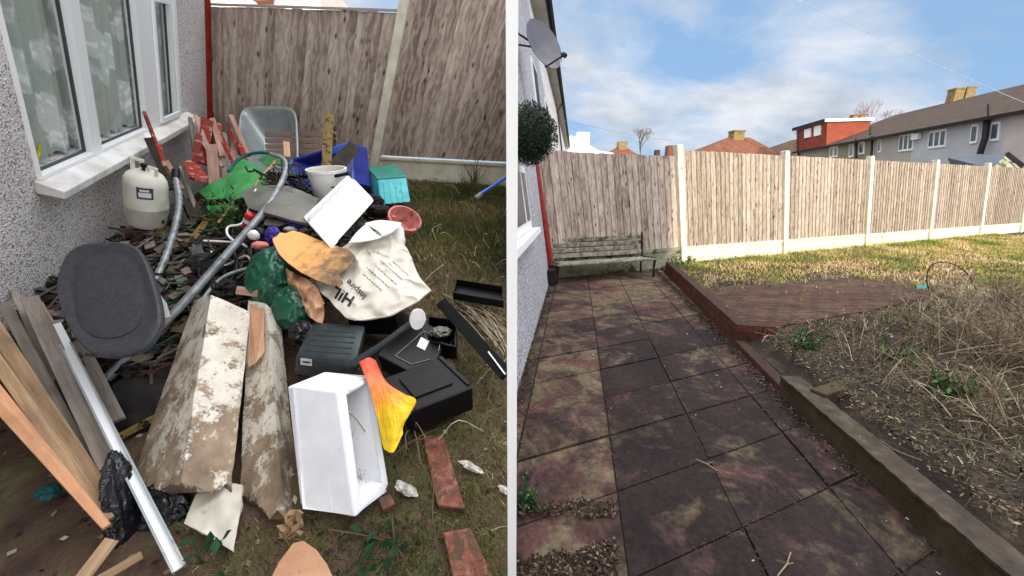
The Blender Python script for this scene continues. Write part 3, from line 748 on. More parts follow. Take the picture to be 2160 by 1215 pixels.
for i, (xa, xb, mm, lab) in enumerate(units):
    sb_ = s_at(xb); H = thing('terrace_house', TE(lerp(sp, sb_, .5), .1), lab, 'house', 'terrace houses beyond the fence'); HS.append(H)
    q = MB(); q.box(TE(sp, 0), DR * (sb_ - sp), VR * zEv, Dn * -.3 - Dn * (depth_r * 1.6)); q.build('wall', mm, H)
    ov = .35
    q = MB(); A_, B_ = TE(sp, zEv - .1, ov), TE(sb_, zEv - .1, ov); C_, D_ = TE(sp, zEv, -depth_r), TE(sb_, zEv, -depth_r)
    C_ = C_ + VR * (zRd - zEv); D_ = D_ + VR * (zRd - zEv); E_, F_ = TE(sp, zEv - .1, -2 * depth_r - ov), TE(sb_, zEv - .1, -2 * depth_r - ov)
    q.add([A_, B_, C_, D_, E_, F_], [[0, 1, 3, 2], [2, 3, 5, 4], [0, 2, 4], [1, 5, 3], [0, 4, 5, 1]]); uvproj(q, A_, DR, nz(C_ - A_)); q.build('roof', 'tiles brown', H)
    q = MB(); q.box(TE(sp, zEv - .16, ov + .02), DR * (sb_ - sp), VR * .16, Dn * .1); q.build('gutter', 'black rubber', H)
    sp = sb_ + .004
def twin(H, xa, xb, ya, yb, panes=3, dark='dark window glass'):
    a = ts(xb, (ya + yb) / 2)[0]; b_ = ts(xa, (ya + yb) / 2)[0]; tt0 = ts((xa + xb) / 2, yb)[1]; tt1 = ts((xa + xb) / 2, ya)[1]
    tt0 += zEv; tt1 += zEv
    q = MB(); q.box(TE(a, tt0, 0), DR * (b_ - a), VR * (tt1 - tt0), Dn * .06); wo = q.build('window', 'upvc', H)
    q = MB(); ww = (b_ - a) / panes
    for k in range(panes): q.box(TE(a + ww * (k + .16), tt0 + .12, .06), DR * ww * .68, VR * (tt1 - tt0 - .24), Dn * .01)
    q.build('pane', dark, wo)
twin(HS[2], 1895, 1924, 283, 319); twin(HS[1], 1957, 1992, 275, 312); twin(HS[1], 2045, 2059, 263, 303, 1); twin(HS[1], 2087, 2104, 258, 298, 1)
twin(HS[3], 1749, 1766, 309, 332, 2); twin(HS[2], 1851, 1857, 289, 322, 1); twin(HS[3], 1790, 1799, 300, 332, 1); twin(HS[3], 1810, 1822, 299, 326, 1)
def tpipe(H, pts, r=.07, m_='black rubber', nm='drainpipe'):
    q = MB(); q.tube([hit(x, y, E0 + Dn * .12, Dn) for x, y in pts], r, 8); q.build(nm, m_, H, smooth=True)
tpipe(HS[1], [(2082, 246), (2078, 290), (2067, 325)], .12); tpipe(HS[2], [(1840, 287), (1838, 330)]); tpipe(HS[3], [(1806, 292), (1806, 334)]); tpipe(HS[4], [(1683, 276), (1684, 330)])
q = MB(); q.cbox(hit(1932, 288, E0 + Dn * .1, Dn), DR * .5, VR * .35, Dn * .18); q.build('vent', 'upvc', HS[1])
def chim(H, x0, x1, ytop, ybot, zc=zRd, o_=None):
    p = hit(x0, ybot, E0 - Dn * depth_r, Dn); p2 = hit(x1, ybot, E0 - Dn * depth_r, Dn); tp = hit((x0 + x1) / 2, ytop, E0 - Dn * depth_r, Dn)
    hgt = (tp - p).dot(Z); L_ = (p2 - p).dot(DR)
    q = MB()
    mp_ = hit((x0 + x1) / 2, ybot, E0 - Dn * depth_r, Dn); wpx = (x1 - x0) / F_PX * (mp_ - C0).dot(_f)
    for s_, dz_ in ((.26, -.02), (-.26, .03)):
        q = MB(); q.cbox(mp_ + Dn * wpx * s_ + Z * (hgt * .5 - .5 + dz_), DR * wpx * .5, Dn * wpx * .44, Z * (hgt + 1)); co = q.build('chimney', 'chimney brick', H)
        q = MB(); q.cbox(mp_ + Dn * wpx * s_ + Z * (hgt + dz_ - .05), DR * wpx * .56, Dn * wpx * .48, Z * .1); q.build('chimney_cap', 'chimney brick', co)
chim(HS[1], 2002, 2040, 184, 222); chim(HS[3], 1793, 1818, 240, 265)
q = MB(); q.tube([hit(2086, 247, E0 + Dn * .1, Dn), hit(2086, 220, E0 + Dn * .1, Dn)], .06, 8); q.build('vent_pipe', 'black rubber', HS[1])
q = MB(); q.tube([hit(1836, 284, E0 + Dn * .1, Dn), hit(1836, 266, E0 + Dn * .1, Dn)], .06, 8); q.build('vent_pipe', 'black rubber', HS[2])
# dormer
ob = -.5
dF = E0 + Dn * ob
a0, b0 = hit(1745, 300, dF, Dn), hit(1680, 316, dF, Dn); at, bt_ = hit(1745, 258, dF, Dn), hit(1680, 273, dF, Dn)
sA, tA0 = solve2(a0, dF, DR, VR); sB, _x = solve2(b0, dF, DR, VR); tA1 = solve2(at, dF, DR, VR)[1]
P_ = lambda s, t, o=0: dF + DR * s + VR * t + Dn * o
q = MB(); q.box(P_(sA, tA0 - .4), DR * (sB - sA), VR * (tA1 - tA0 + .4), -Dn * 3.2); dmo = q.build('dormer', 'tile orange', HS[4])
q = MB(); q.box(P_(sA - .12, tA1, .2), DR * (sB - sA + .24), VR * .22, -Dn * 3.6); q.build('dormer_roof', 'white far', dmo)
q = MB(); q.box(P_(sA, tA1 - .04, .22), DR * (sB - sA + .2), VR * .28, Dn * .06); q.build('dormer_fascia', 'black rubber', dmo)
for xa, xb, ya, yb in ((1725, 1738, 265, 285), (1705, 1718, 271, 289), (1683, 1689, 277, 293)):
    a = solve2(hit(xb, 275, dF, Dn), dF, DR, VR)[0]; b_ = solve2(hit(xa, 275, dF, Dn), dF, DR, VR)[0]
    t0_ = solve2(hit((xa + xb) / 2, yb, dF, Dn), dF, DR, VR)[1]; t1_ = solve2(hit((xa + xb) / 2, ya, dF, Dn), dF, DR, VR)[1]
    q = MB(); q.box(P_(a, t0_), DR * (b_ - a), VR * (t1_ - t0_), Dn * .08); wo = q.build('dormer_window', 'upvc', dmo)
# hipped red roof house
def hip(name, lab, px0, px1, pyb, prx0, prx1, pyr, zr, m_, wallm, group=None):
    A_ = R((px0 + px1) / 2, pyb, 5.0) if pyb < 400 else None
    d0 = A_.y; f_ = lambda x, y, dep: C0 + ray(x, y) * (dep / ray(x, y).y)
    w_x0, w_x1, wz = f_(px0, pyb, d0), f_(px1, pyb, d0), A_.z
    dd = (w_x1 - w_x0).length * .8; r0, r1 = f_(prx0, pyr, d0 + dd / 2), f_(prx1, pyr, d0 + dd / 2)
    H = thing(name, Vector((A_.x, d0, 0)), lab, 'house', group)
    Y = Vector((0, dd, 0)); a, b_ = Vector((w_x0.x, d0, wz)), Vector((w_x1.x, d0, wz))
    q = MB(); q.add([a, b_, b_ + Y, a + Y, r0, r1], [[0, 1, 5, 4], [1, 2, 5], [2, 3, 4, 5], [3, 0, 4], [3, 2, 1, 0]]); uvproj(q, a, nz(b_ - a), nz(r0 - a)); q.build('roof', m_, H)
    q = MB(); q.box(Vector((a.x + .4, d0 + .4, -.2)), Vector((b_.x - a.x - .8, 0, 0)), Vector((0, dd - .8, 0)), Vector((0, 0, wz + .1))); q.build('wall', wallm, H)
    return H, f_, d0 + dd / 2
brick_mat('tiles red', srgb(118, 74, 56), srgb(96, 60, 46), srgb(64, 42, 36), .5, .42)
H, f_, d0 = hip('hipped_house', 'brown red hipped roof house with square chimney rising behind the second fence panel', 1470, 1650, 326, 1535, 1582, 290, 8, 'tiles red', 'render beige')
q = MB(); p = f_(1551, 302, d0); wdt = (f_(1562, 302, d0) - f_(1540, 302, d0)).x; hh = f_(1551, 279, d0).z - p.z
q.box(Vector((p.x - wdt / 2, d0 - wdt / 2, p.z - 1.2)), Vector((wdt, 0, 0)), Vector((0, wdt, 0)), Vector((0, 0, hh + 1.2))); ch = q.build('chimney', 'chimney brick', H)
q = MB(); q.box(Vector((p.x - wdt * .56, d0 - wdt * .56, p.z + hh)), Vector((wdt * 1.12, 0, 0)), Vector((0, wdt * 1.12, 0)), Vector((0, 0, .15))); q.build('chimney_cap', 'chimney brick', ch)
H, f_, d0 = hip('hipped_house', 'dark roofed house just left of the terrace with the red dormer', 1600, 1720, 330, 1678, 1700, 293, 8, 'tiles brown', 'render dull')
H, f_, d0 = hip('hipped_house', 'small distant red roofed house beside the bare tree', 1278, 1348, 327, 1300, 1322, 311, 8, 'tiles red', 'render dull')
q = MB(); p = f_(1311, 312, d0); q.box(Vector((p.x - .4, d0 - .4, p.z - .5)), Vector((.9, 0, 0)), Vector((0, .9, 0)), Vector((0, 0, 1.1))); q.build('chimney', 'chimney brick', H)
H = thing('white_house', f_(1230, 330, 40), 'white rendered house end with stepped parapet beside the gutter', 'house')
q = MB(); ff = lambda x, y, d=40: C0 + ray(x, y) * (d / ray(x, y).y)
q.plate([ff(1178, 345), ff(1300, 345), ff(1295, 323), ff(1262, 318), ff(1240, 304), ff(1178, 296)], Vector((0, 5, 0))); q.build('wall', 'white far', H)
for k in range(6):
    q = MB(); x = 1186 + k * 8; a = ff(x, 298 + k * .6); q.box(a, Vector((.28, 0, 0)), Vector((0, .5, 0)), Vector((0, 0, .55))); q.build('parapet_block', 'white far', H)
q = MB(); a = ff(1217, 304, 41); q.box(a, Vector((1.25, 0, 0)), Vector((0, 1, 0)), Vector((0, 0, 1.15))); q.build('chimney', 'render pink', H)
q = MB(); a = ff(1408, 335, 36); q.box(a, Vector((.8, 0, 0)), Vector((0, .8, 0)), Vector((0, 0, 1.15))); o = q.build('chimney_stack', 'roof red', None); tag(o, 'small red brick chimney stack showing just left of the first tall concrete post', 'chimney')
q = MB(); a = ff(1382, 335, 42); q.box(a, Vector((.45, 0, 0)), Vector((0, .5, 0)), Vector((0, 0, .9))); o = q.build('chimney_stack', 'roof brown', None); tag(o, 'tiny dark chimney stack between the bare tree and the first tall post', 'chimney')
# shed
H = thing('garden_shed', R(2080, 352, 2) - Z * 2, 'grey blue roofed shed with pale gable just behind the fence', 'shed')
ds = 13.0
f2 = lambda x, y, d: C0 + ray(x, y) * d
rA, rB = f2(2000, 333, ds + 2.6), f2(2122, 324, ds)
eA, eB = f2(2010, 352, ds + 2.0), f2(2090, 355, ds - 1.0); eC = f2(2158, 352, ds - .2)
q = MB(); tdn = Vector((0, 0, -.06))
q.plate([rA, rB, eB, eA], tdn); 
q.plate([rB, rA, rA + (eC - rB), eC], tdn); mat('slate blue', [(.3, srgb(62, 68, 80)), (.7, srgb(82, 88, 100))], 3, 5, .7, bump=.3, bscale=14); q.build('roof', 'slate blue', H)
q = MB(); q.plate([rB - Z * .07, eB - Z * .07, eB - Z * 2, eC - Z * 2, eC - Z * .07], nz(rA - rB) * 1.5 ); q.build('wall', 'concrete stained', H)
q = MB(); q.bar(rB + Z * .02, eC + Z * .02, .06, .12); q.build('bargeboard', 'black rubber', H)
# left picture: house beyond the fence
CUR[0] = 'L'
H = thing('neighbour_house', f2(580, 60, 15), 'pale house with white windows peeping over the fence top behind the junk heap', 'house')
fp = lambda x, y: f2(x, y, 15)
q = MB(); q.plate([fp(440, 120), fp(690, 120), fp(668, -60), fp(440, -60)], Vector((0, 4, 0))); q.build('wall', 'render pink', H)
for xa, xb in ((478, 545), (592, 640)):
    q = MB(); q.box(fp(xa, 9), Vector((fp(xb, 9).x - fp(xa, 9).x, 0, 0)), Vector((0, -.06, 0)), VL * .9); wo = q.build('window', 'upvc', H)
    q = MB(); wdt = fp(xb, 9).x - fp(xa, 9).x
    for k in range(4): q.box(fp(xa, 9) + Vector((wdt * (.05 + .24 * k), -.07, 0)) + VL * .1, Vector((wdt * .17, 0, 0)), Vector((0, -.02, 0)), VL * .7)
    q.build('pane', 'dark window glass', wo)
q = MB(); q.box(fp(548, 12) + Vector((0, -.4, 0)), Vector((.6, 0, 0)), Vector((0, .3, 0)), VL * .6); q.build('brick_pier', 'roof red', H)
CUR[0] = 'R'
# bare trees
mat('bare twig', srgb(96, 84, 80), 5, 3, .9, bump=0); mat('red twig', srgb(140, 98, 90), 5, 3, .9, bump=0)
def bare_tree(base, height, lab, m_, seed, spread=.5, r0=.05, depth=6, name='bare_tree'):
    rnd = random.Random(seed); T = thing(name, base, lab, 'tree', 'bare trees beyond the fence'); tr = MB(); cr_ = MB()
    def grow(p, d, l, r, lv):
        e = p + d * l; (tr if lv == 0 else cr_).tube([p, lerp(p, e, .5) + Vector((rnd.uniform(-1, 1), rnd.uniform(-1, 1), 0)) * l * .05, e], [r, r * .85, r * .7], 5 if lv < 2 else 3, cap=False)
        if lv >= depth: return
        for _ in range(3 if lv else 4):
            nd = nz(d + Vector((rnd.uniform(-1, 1), rnd.uniform(-1, 1), rnd.uniform(-.25, .5))) * spread * 1.5); grow(e, nd, l * rnd.uniform(.6, .85), r * .6, lv + 1)
    grow(base, Z, height * .27, r0, 0); tr.build('trunk', m_, T); cr_.build('crown', m_, T)
bare_tree(ff(1349, 345, 30), 2.9, 'leafless grey tree showing above the shaded fence panel', 'bare twig', 5, .55, .06, 5)
bare_tree(ff(1826, 300, 44), 4.6, 'leafless reddish tree behind the far chimney of the terrace', 'red twig', 8, .4, .06, 5)
bare_tree(ff(1866, 290, 46), 3.6, 'faint leafless treetop just right of the reddish one behind the terrace roof', 'bare twig', 12, .4, .05, 5)
# cables
mat('pale cable', srgb(176, 184, 196), 3, 1, .6, bump=0); mat('grey cable', srgb(120, 126, 140), 3, 1, .6, bump=0)
q = MB(); a, b_ = C0 + ray(1600, -40) * 6, hit(2200, 232, E0 + Dn * .3, Dn)
q.tube([lerp(a, b_, k / 20) - Z * .5 * 4 * (k / 20) * (1 - k / 20) * .12 for k in range(21)], [lerp(.0028, .010, k / 20) for k in range(21)], 6); o = q.build('overhead_cable', 'pale cable'); tag(o, 'pale overhead cable sloping across the sky to the terrace roof', 'cable')
q = MB(); a, b_ = C0 + ray(1192, 255) * 12, C0 + ray(1420, 297) * 34
q.tube([lerp(a, b_, k / 10) - Z * .3 * (k / 10) * (1 - k / 10) for k in range(11)], [lerp(.006, .012, k / 10) for k in range(11)], 6); o = q.build('overhead_cable', 'grey cable'); tag(o, 'thin grey cable running from the gutter low over the shaded fence panel', 'cable')

# =================================================================== LEFT: the junk heap
CUR[0] = 'L'
def D(x, y, z): return C0 + ray(x, y) * z
def toC(p): return nz(C0 - p)
def px(p):
    w = p - C0; z = w.dot(_f); return CX + F_PX * w.dot(_r) / z, CY + F_PX * w.dot(_d) / z
def plane_of(a, b, c): a, b, c = D(*a), D(*b), D(*c); return a, nz((b - a).cross(c - a))
def pwood(name, cols, stain=None, rough=.8, k=26):
    m, t = new_mat(name); b = link_bsdf(t, rough, 0, .25); u = coords(t, (34, 2.2, 1), 'UV'); tn = tone(t)
    g_ = noise(t, u, 1.0, 6, .62, .8); g2 = noise(t, coords(t, (150, 5, 1), 'UV'), 1.0, 4, .6)
    f = mth(t, 'ADD', mth(t, 'MULTIPLY', g_, .7), mth(t, 'MULTIPLY', g2, .3)); c = ramp(t, f, cols)
    if stain: c = mixc(t, ramp(t, noise(t, coords(t), stain[1], 6, .65, .4), [(stain[2], (0, 0, 0)), (stain[2] + .06, (1, 1, 1))]), c, stain[0])
    c = mixc(t, ramp(t, noise(t, coords(t, loc=(4, 4, 1)), 5, 6, .6), [(.45, (0, 0, 0)), (.75, (.45, .45, .45))]), c, srgb(84, 74, 64))
    c = mixc(t, 1.0, c, mth(t, 'ADD', mth(t, 'MULTIPLY', tn, .5), .72), 'MULTIPLY')
    t.links.new(c, b.inputs['Base Color']); bumpn(t, b, f, .3, .003)
pwood('grey timber', [(.3, srgb(96, 88, 80)), (.55, srgb(140, 130, 120)), (.75, srgb(170, 162, 152))])
pwood('tan timber', [(.3, srgb(126, 98, 70)), (.55, srgb(176, 146, 112)), (.75, srgb(206, 178, 146))])
pwood('orange timber', [(.3, srgb(176, 120, 82)), (.55, srgb(214, 158, 118)), (.75, srgb(232, 184, 148))])
pwood('red painted timber', [(.3, srgb(124, 34, 26)), (.55, srgb(156, 48, 38)), (.72, srgb(178, 96, 82))], (srgb(196, 160, 140), 14, .56))
pwood('pink timber', [(.3, srgb(150, 110, 96)), (.55, srgb(190, 150, 136)), (.75, srgb(214, 184, 172))], (srgb(150, 50, 40), 10, .62))
pwood('mossy timber', [(.3, srgb(52, 42, 22)), (.5, srgb(110, 90, 44)), (.7, srgb(150, 130, 70))], (srgb(30, 24, 16), 14, .52))
pwood('dark timber', [(.3, srgb(34, 30, 26)), (.6, srgb(60, 52, 44)), (.8, srgb(88, 80, 68))])
pwood('pale bench wood', [(.3, srgb(150, 122, 108)), (.7, srgb(196, 170, 156))])
mat('foam white', [(.35, srgb(230, 230, 236)), (.65, srgb(244, 244, 248))], 6, 5, .8, bump=.12, bscale=160, bdist=.002, spec=.2, stain=(srgb(206, 204, 200), 7, .60))
mat('dark grey plastic', [(.35, srgb(52, 53, 57)), (.65, srgb(64, 65, 70))], 40, 3, .55, bump=.25, bscale=260, bdist=.001)
mat('black plastic', [(.35, srgb(9, 9, 10)), (.65, srgb(18, 18, 20))], 12, 4, .42, bump=.08, spec=.25, stain=(srgb(54, 50, 44), 14, .66))
mat('green grey plastic', [(.35, srgb(40, 48, 50)), (.65, srgb(56, 64, 66))], 12, 4, .42, bump=.05, stain=(srgb(84, 84, 78), 9, .66))
mat('galvanised', [(.3, srgb(150, 158, 158)), (.6, srgb(180, 188, 188)), (.8, srgb(200, 206, 206))], 4, 6, .34, metal=.45, bump=.05, stain=(srgb(130, 134, 130), 6, .62))
mat('grey pipe', [(.3, srgb(112, 116, 118)), (.6, srgb(150, 156, 158)), (.8, srgb(176, 180, 180))], 20, 5, .4, metal=.35, bump=.05, stain=(srgb(90, 84, 74), 16, .6))
mat('cream enamel', [(.35, srgb(206, 200, 184)), (.65, srgb(226, 222, 208))], 8, 5, .4, bump=.03, stain=(srgb(150, 134, 104), 10, .66))
mat('label grey', srgb(70, 72, 74), 4, 3, .6, bump=0); mat('label white', srgb(236, 236, 236), 4, 3, .6, bump=0)
mat('white plastic', [(.35, srgb(220, 218, 210)), (.65, srgb(240, 238, 232))], 5, 5, .45, bump=.05, stain=(srgb(170, 160, 138), 9, .66))
mat('blue plastic', [(.35, srgb(26, 36, 104)), (.65, srgb(38, 52, 136))], 4, 4, .35, bump=.04)
mat('blue plastic light', srgb(60, 104, 204), 4, 4, .35, bump=.04)
mat('turquoise plastic', [(.35, srgb(58, 160, 168)), (.65, srgb(86, 190, 196))], 5, 5, .4, bump=.05, stain=(srgb(50, 110, 108), 8, .62))
mat('teal lid', [(.35, srgb(28, 108, 96)), (.65, srgb(44, 134, 120))], 5, 5, .5, bump=.1)
mat('green cloth', [(.35, srgb(52, 130, 66)), (.65, srgb(84, 172, 98))], 4, 5, .6, bump=.15, spec=.3)
mat('bin bag green', [(.35, srgb(6, 62, 44)), (.65, srgb(14, 92, 66))], 6, 4, .2, bump=.5, bscale=9, bdist=.04, spec=.6)
mat('bin bag black', [(.35, srgb(14, 15, 18)), (.65, srgb(30, 32, 38))], 6, 4, .24, bump=.6, bscale=12, bdist=.04, spec=.6)
mat('orange foam', [(.3, srgb(196, 132, 72)), (.55, srgb(226, 168, 104)), (.7, srgb(236, 186, 126))], 16, 6, .9, bump=.3, bscale=90, bdist=.003, stain=(srgb(146, 110, 72), 7, .50))
mat('kraft paper', [(.3, srgb(176, 128, 96)), (.65, srgb(210, 164, 130))], 5, 5, .85, bump=.3, bscale=24, bdist=.01)
mat('sack plastic', [(.3, srgb(192, 184, 168)), (.6, srgb(212, 206, 192)), (.8, srgb(226, 222, 210))], 4, 6, .5, bump=.35, bscale=16, bdist=.012, stain=(srgb(166, 152, 118), 6, .62))
mat('print dark', srgb(40, 38, 40), 4, 2, .6, bump=0)
mat('print faded', srgb(120, 114, 108), 4, 2, .6, bump=0)
mat('pink plastic', [(.3, srgb(206, 112, 112)), (.7, srgb(232, 142, 138))], 6, 4, .5, bump=.1)
mat('pink clay', [(.3, srgb(160, 92, 84)), (.7, srgb(214, 142, 134))], 9, 6, .75, bump=.4, stain=(srgb(120, 84, 76), 8, .55))
mat('purple plastic', [(.35, srgb(50, 34, 118)), (.65, srgb(84, 62, 170))], 6, 4, .4, bump=.2)
mat('grey slab', [(.3, srgb(92, 92, 84)), (.65, srgb(122, 120, 110))], 5, 5, .6, bump=.1, stain=(srgb(78, 74, 62), 6, .6))
mat('dark fabric', [(.3, srgb(22, 22, 22)), (.7, srgb(46, 42, 38))], 9, 5, .9, bump=.5)
mat('brown rust sheet', [(.3, srgb(38, 28, 22)), (.6, srgb(70, 54, 44)), (.8, srgb(110, 90, 76))], 5, 6, .7, bump=.3)
mat('brick piece', [(.3, srgb(92, 52, 42)), (.5, srgb(126, 76, 62)), (.7, srgb(150, 112, 96))], 24, 8, .95, bump=.8, bscale=60, bdist=.01, stain=(srgb(84, 68, 54), 12, .50))
mat('teal cloth', [(.3, srgb(18, 66, 66)), (.7, srgb(36, 104, 104))], 8, 4, .8, bump=.3)
mat('dull scrap', [(.35, srgb(132, 126, 114)), (.65, srgb(206, 202, 192))], 30, 6, .8, bump=.4)
mat('red can', srgb(176, 30, 34), 6, 3, .4, bump=0)
def painted():   # flaking cream paint over mouldy wood, more bare wood towards one end (UV v)
    m, t = new_mat('peeling paint'); b = link_bsdf(t, .75, 0, .25); v = coords(t); uv = coords(t, (1, 1, 1), 'UV')
    s = t.nodes.new('ShaderNodeSeparateXYZ'); t.links.new(uv, s.inputs[0])
    n = noise(t, v, 8, 8, .68, .3); n2 = noise(t, coords(t, loc=(5, 2, 9)), 70, 5, .7)
    f = mth(t, 'ADD', mth(t, 'ADD', mth(t, 'MULTIPLY', n, .8), mth(t, 'MULTIPLY', n2, .3)), mth(t, 'MULTIPLY', mth(t, 'MULTIPLY', s.outputs[1], s.outputs[1]), .14))
    woodc = ramp(t, noise(t, coords(t, loc=(1, 1, 1)), 8, 6, .6), [(.3, srgb(104, 84, 66)), (.55, srgb(146, 124, 100)), (.75, srgb(176, 156, 132))])
    pc = ramp(t, noise(t, v, 5, 6, .6), [(.3, srgb(190, 180, 160)), (.6, srgb(224, 218, 204)), (.8, srgb(236, 232, 222))])
    c = mixc(t, ramp(t, f, [(.565, (0, 0, 0)), (.635, (.92, .92, .92))]), pc, woodc)
    dk = ramp(t, noise(t, coords(t, loc=(2, 8, 4)), 26, 6, .75), [(.60, (0, 0, 0)), (.68, (.85, .85, .85))])
    c = mixc(t, dk, c, srgb(62, 46, 36)); t.links.new(c, b.inputs['Base Color']); bumpn(t, b, f, .6, .006)
painted()
def foam_mat():
    m, t = new_mat('orange foam dirty'); b = link_bsdf(t, .9, 0, .2); v = coords(t)
    s = t.nodes.new('ShaderNodeSeparateXYZ'); t.links.new(v, s.inputs[0])
    f = mth(t, 'ADD', noise(t, v, 14, 8, .7), mth(t, 'MULTIPLY', s.outputs[0], 1.1))
    c = ramp(t, f, [(.40, srgb(232, 176, 112)), (.52, srgb(218, 160, 98)), (.60, srgb(182, 138, 92)), (.70, srgb(140, 112, 82)), (.82, srgb(106, 86, 66))])
    t.links.new(c, b.inputs['Base Color']); bumpn(t, b, f, .5, .008)
foam_mat()
def bag_mat():
    m, t = new_mat('orange yellow bag'); b = link_bsdf(t, .3, 0, .5); uv = coords(t, (1, 1, 1), 'UV')
    s = t.nodes.new('ShaderNodeSeparateXYZ'); t.links.new(uv, s.inputs[0])
    n = mth(t, 'ADD', s.outputs[0], mth(t, 'MULTIPLY', noise(t, uv, 5, 3), .16))
    t.links.new(ramp(t, n, [(.10, srgb(226, 84, 58)), (.34, srgb(240, 128, 70)), (.52, srgb(240, 158, 40)), (.62, srgb(250, 196, 24)), (1, srgb(252, 206, 30))]), b.inputs['Base Color'])
    bumpn(t, b, noise(t, uv, 9, 4), .5, .02)
bag_mat()

# mound of small rubbish under the big pieces
m, t = new_mat('rubbish mix'); b = link_bsdf(t, .85, 0, .25); v = coords(t)
c = ramp(t, noise(t, v, 9, 8, .7), [(.3, srgb(22, 20, 18)), (.5, srgb(46, 40, 34)), (.62, srgb(76, 64, 53)), (.76, srgb(108, 96, 80))])
t.links.new(c, b.inputs['Base Color']); bumpn(t, b, noise(t, v, 22, 6, .7), .9, .04)
mc = L(575, 520, 0); ma, mb_ = 1.25, 1.9
def mh(p):
    w = p - mc; a, c_ = w.dot(nz(FL)) / ma, w.dot(nz(DL)) / mb_
    r2 = a * a + c_ * c_; return .40 * max(0, 1 - r2) ** .8 if r2 < 1 else 0
def mound(u, v):
    p = mc + FL * ((u * 2 - 1) * ma) + DL * ((v * 2 - 1) * mb_); p = p - nL * Lh(p)
    h = mh(p); k = min(h * 6, 1)
    return p + nL * (h - .05 + k * (.06 * mn.noise(p * 4) + .04 * mn.noise(p * 11) + .02 * mn.noise(p * 25)))
q = MB(); q.grid(mound, 130, 150, -nL * .2); o = q.build('debris', 'rubbish mix', smooth=60); tag(o, 'dark mass of broken rubbish and soil filling the gaps of the heap', 'debris', kind='stuff')
def tonemat(name, stops, rough=.8, spec=.2, trans=0):
    m, t = new_mat(name); b = link_bsdf(t, rough, 0, spec)
    r = ramp(t, tone(t), stops); r = mixc(t, 1.0, r, ramp(t, noise(t, coords(t), 14, 4), [(.3, (.75, .75, .75)), (.7, (1.15, 1.15, 1.15))]), 'MULTIPLY')
    t.links.new(r, b.inputs['Base Color'])
    if trans: b.inputs['Subsurface Weight'].default_value = 0
    return m
tonemat('scrap colours', [(0, srgb(30, 28, 28)), (.25, srgb(62, 54, 46)), (.45, srgb(106, 90, 74)), (.58, srgb(30, 70, 60)), (.68, srgb(140, 128, 116)), (.8, srgb(70, 70, 76)), (.88, srgb(150, 140, 130)), (.94, srgb(30, 28, 28)), (1, srgb(110, 40, 34))])
rnd = random.Random(11); q = MB()
def rv(r): return Vector((r.uniform(-1, 1), r.uniform(-1, 1), r.uniform(-1, 1)))
for k in range(4200):
    p = mc + FL * rnd.uniform(-1, 1) * ma + DL * rnd.uniform(-1, 1) * mb_; p = p - nL * Lh(p); h = mh(p)
    if h < .03: continue
    p = p + nL * (h + rnd.uniform(-.02, .05)); d = nz(rv(rnd)); d = nz(d - nL * d.dot(nL) * .7); tn = rnd.random()
    if rnd.random() < .5: q.tube([p - d * rnd.uniform(.03, .2), p + rv(rnd) * .01, p + d * rnd.uniform(.03, .2)], rnd.uniform(.003, .009), 5, tn)
    else:
        w1 = nz(d.cross(nL + rv(rnd) * .5)) * rnd.uniform(.02, .07); q.cbox(p, d * rnd.uniform(.04, .16), w1, nz(d.cross(w1)) * rnd.uniform(.003, .014), tn)
o = q.build('scraps', 'scrap colours'); tag(o, 'many small dark scraps and sticks scattered over the heap', 'debris', kind='stuff')

def plk(name, x0, y0, z0, x1, y1, z1, w, th, m_, label, cat='plank', group=None, tn=.5, twist=0.0, w2=None, parent=None):
    A, B = D(x0, y0, z0), D(x1, y1, z1); up = toC((A + B) / 2)
    if twist: up = Matrix.Rotation(twist, 3, nz(B - A)) @ up
    q = MB(); q.bar(A, B, w, th, up, tn, w2); dd_ = nz(B - A); uvproj(q, A + rv(random.Random(int(x0 * 7 + y0))) * 3, nz(dd_.cross(up)) * 1.0, dd_); o = q.build(name, m_, parent, bevel=min(.003, th * .2)); tag(o, label, cat, group) if parent is None else None
    return o
# planks leaning at the left edge
G = 'loose planks leaning by the house wall'
plk('plank', -60, 775, 1.62, 226, 1112, 1.42, .066, .022, 'orange timber', 'lowest of the leaning planks, smooth orange-pink wood at the bottom left edge', group=G, w2=.025)
plk('plank', -60, 685, 1.75, 228, 1100, 1.47, .042, .025, 'tan timber', 'tan plank just above the smooth orange-pink one', group=G, tn=.6)
plk('plank', -60, 615, 1.88, 222, 1050, 1.55, .052, .02, 'tan timber', 'orange-brown plank between the tan one and the long grey one', group=G, tn=.2)
plk('plank', 8, 640, 2.0, 224, 1045, 1.60, .044, .02, 'grey timber', 'long grey-brown plank leaning left of the broad grey board', group=G, tn=.35)
plk('plank', 62, 628, 2.02, 232, 985, 1.62, .066, .02, 'grey timber', 'broad weathered grey board beside the white metal rail', group=G, tn=.6)
plk('plank', 30, 612, 2.1, 120, 830, 1.86, .03, .02, 'grey timber', 'narrow pale grey batten sticking up behind the leaning planks', group=G, tn=.9)
plk('plank', 95, 672, 2.08, 236, 960, 1.66, .05, .02, 'tan timber', 'thin tan lath half hidden behind the broad grey board', group=G, tn=.25)
plk('plank', -50, 650, 1.95, 190, 1010, 1.62, .028, .02, 'grey timber', 'slim grey lath between the orange-brown plank and the long grey one', group=G, tn=.5)
plk('plank', -60, 735, 1.74, 150, 985, 1.56, .02, .02, 'dark timber', 'dark slim lath right above the smooth orange-pink plank', group=G, tn=.7)
plk('plank', 85, 640, 2.06, 236, 930, 1.72, .022, .02, 'pink timber', 'pale slim lath along the right edge of the broad grey board', group=G, tn=.5)
plk('plank', 40, 655, 2.1, 190, 930, 1.75, .022, .02, 'dark timber', 'thin dark lath wedged between the two grey planks', group=G, tn=.8)
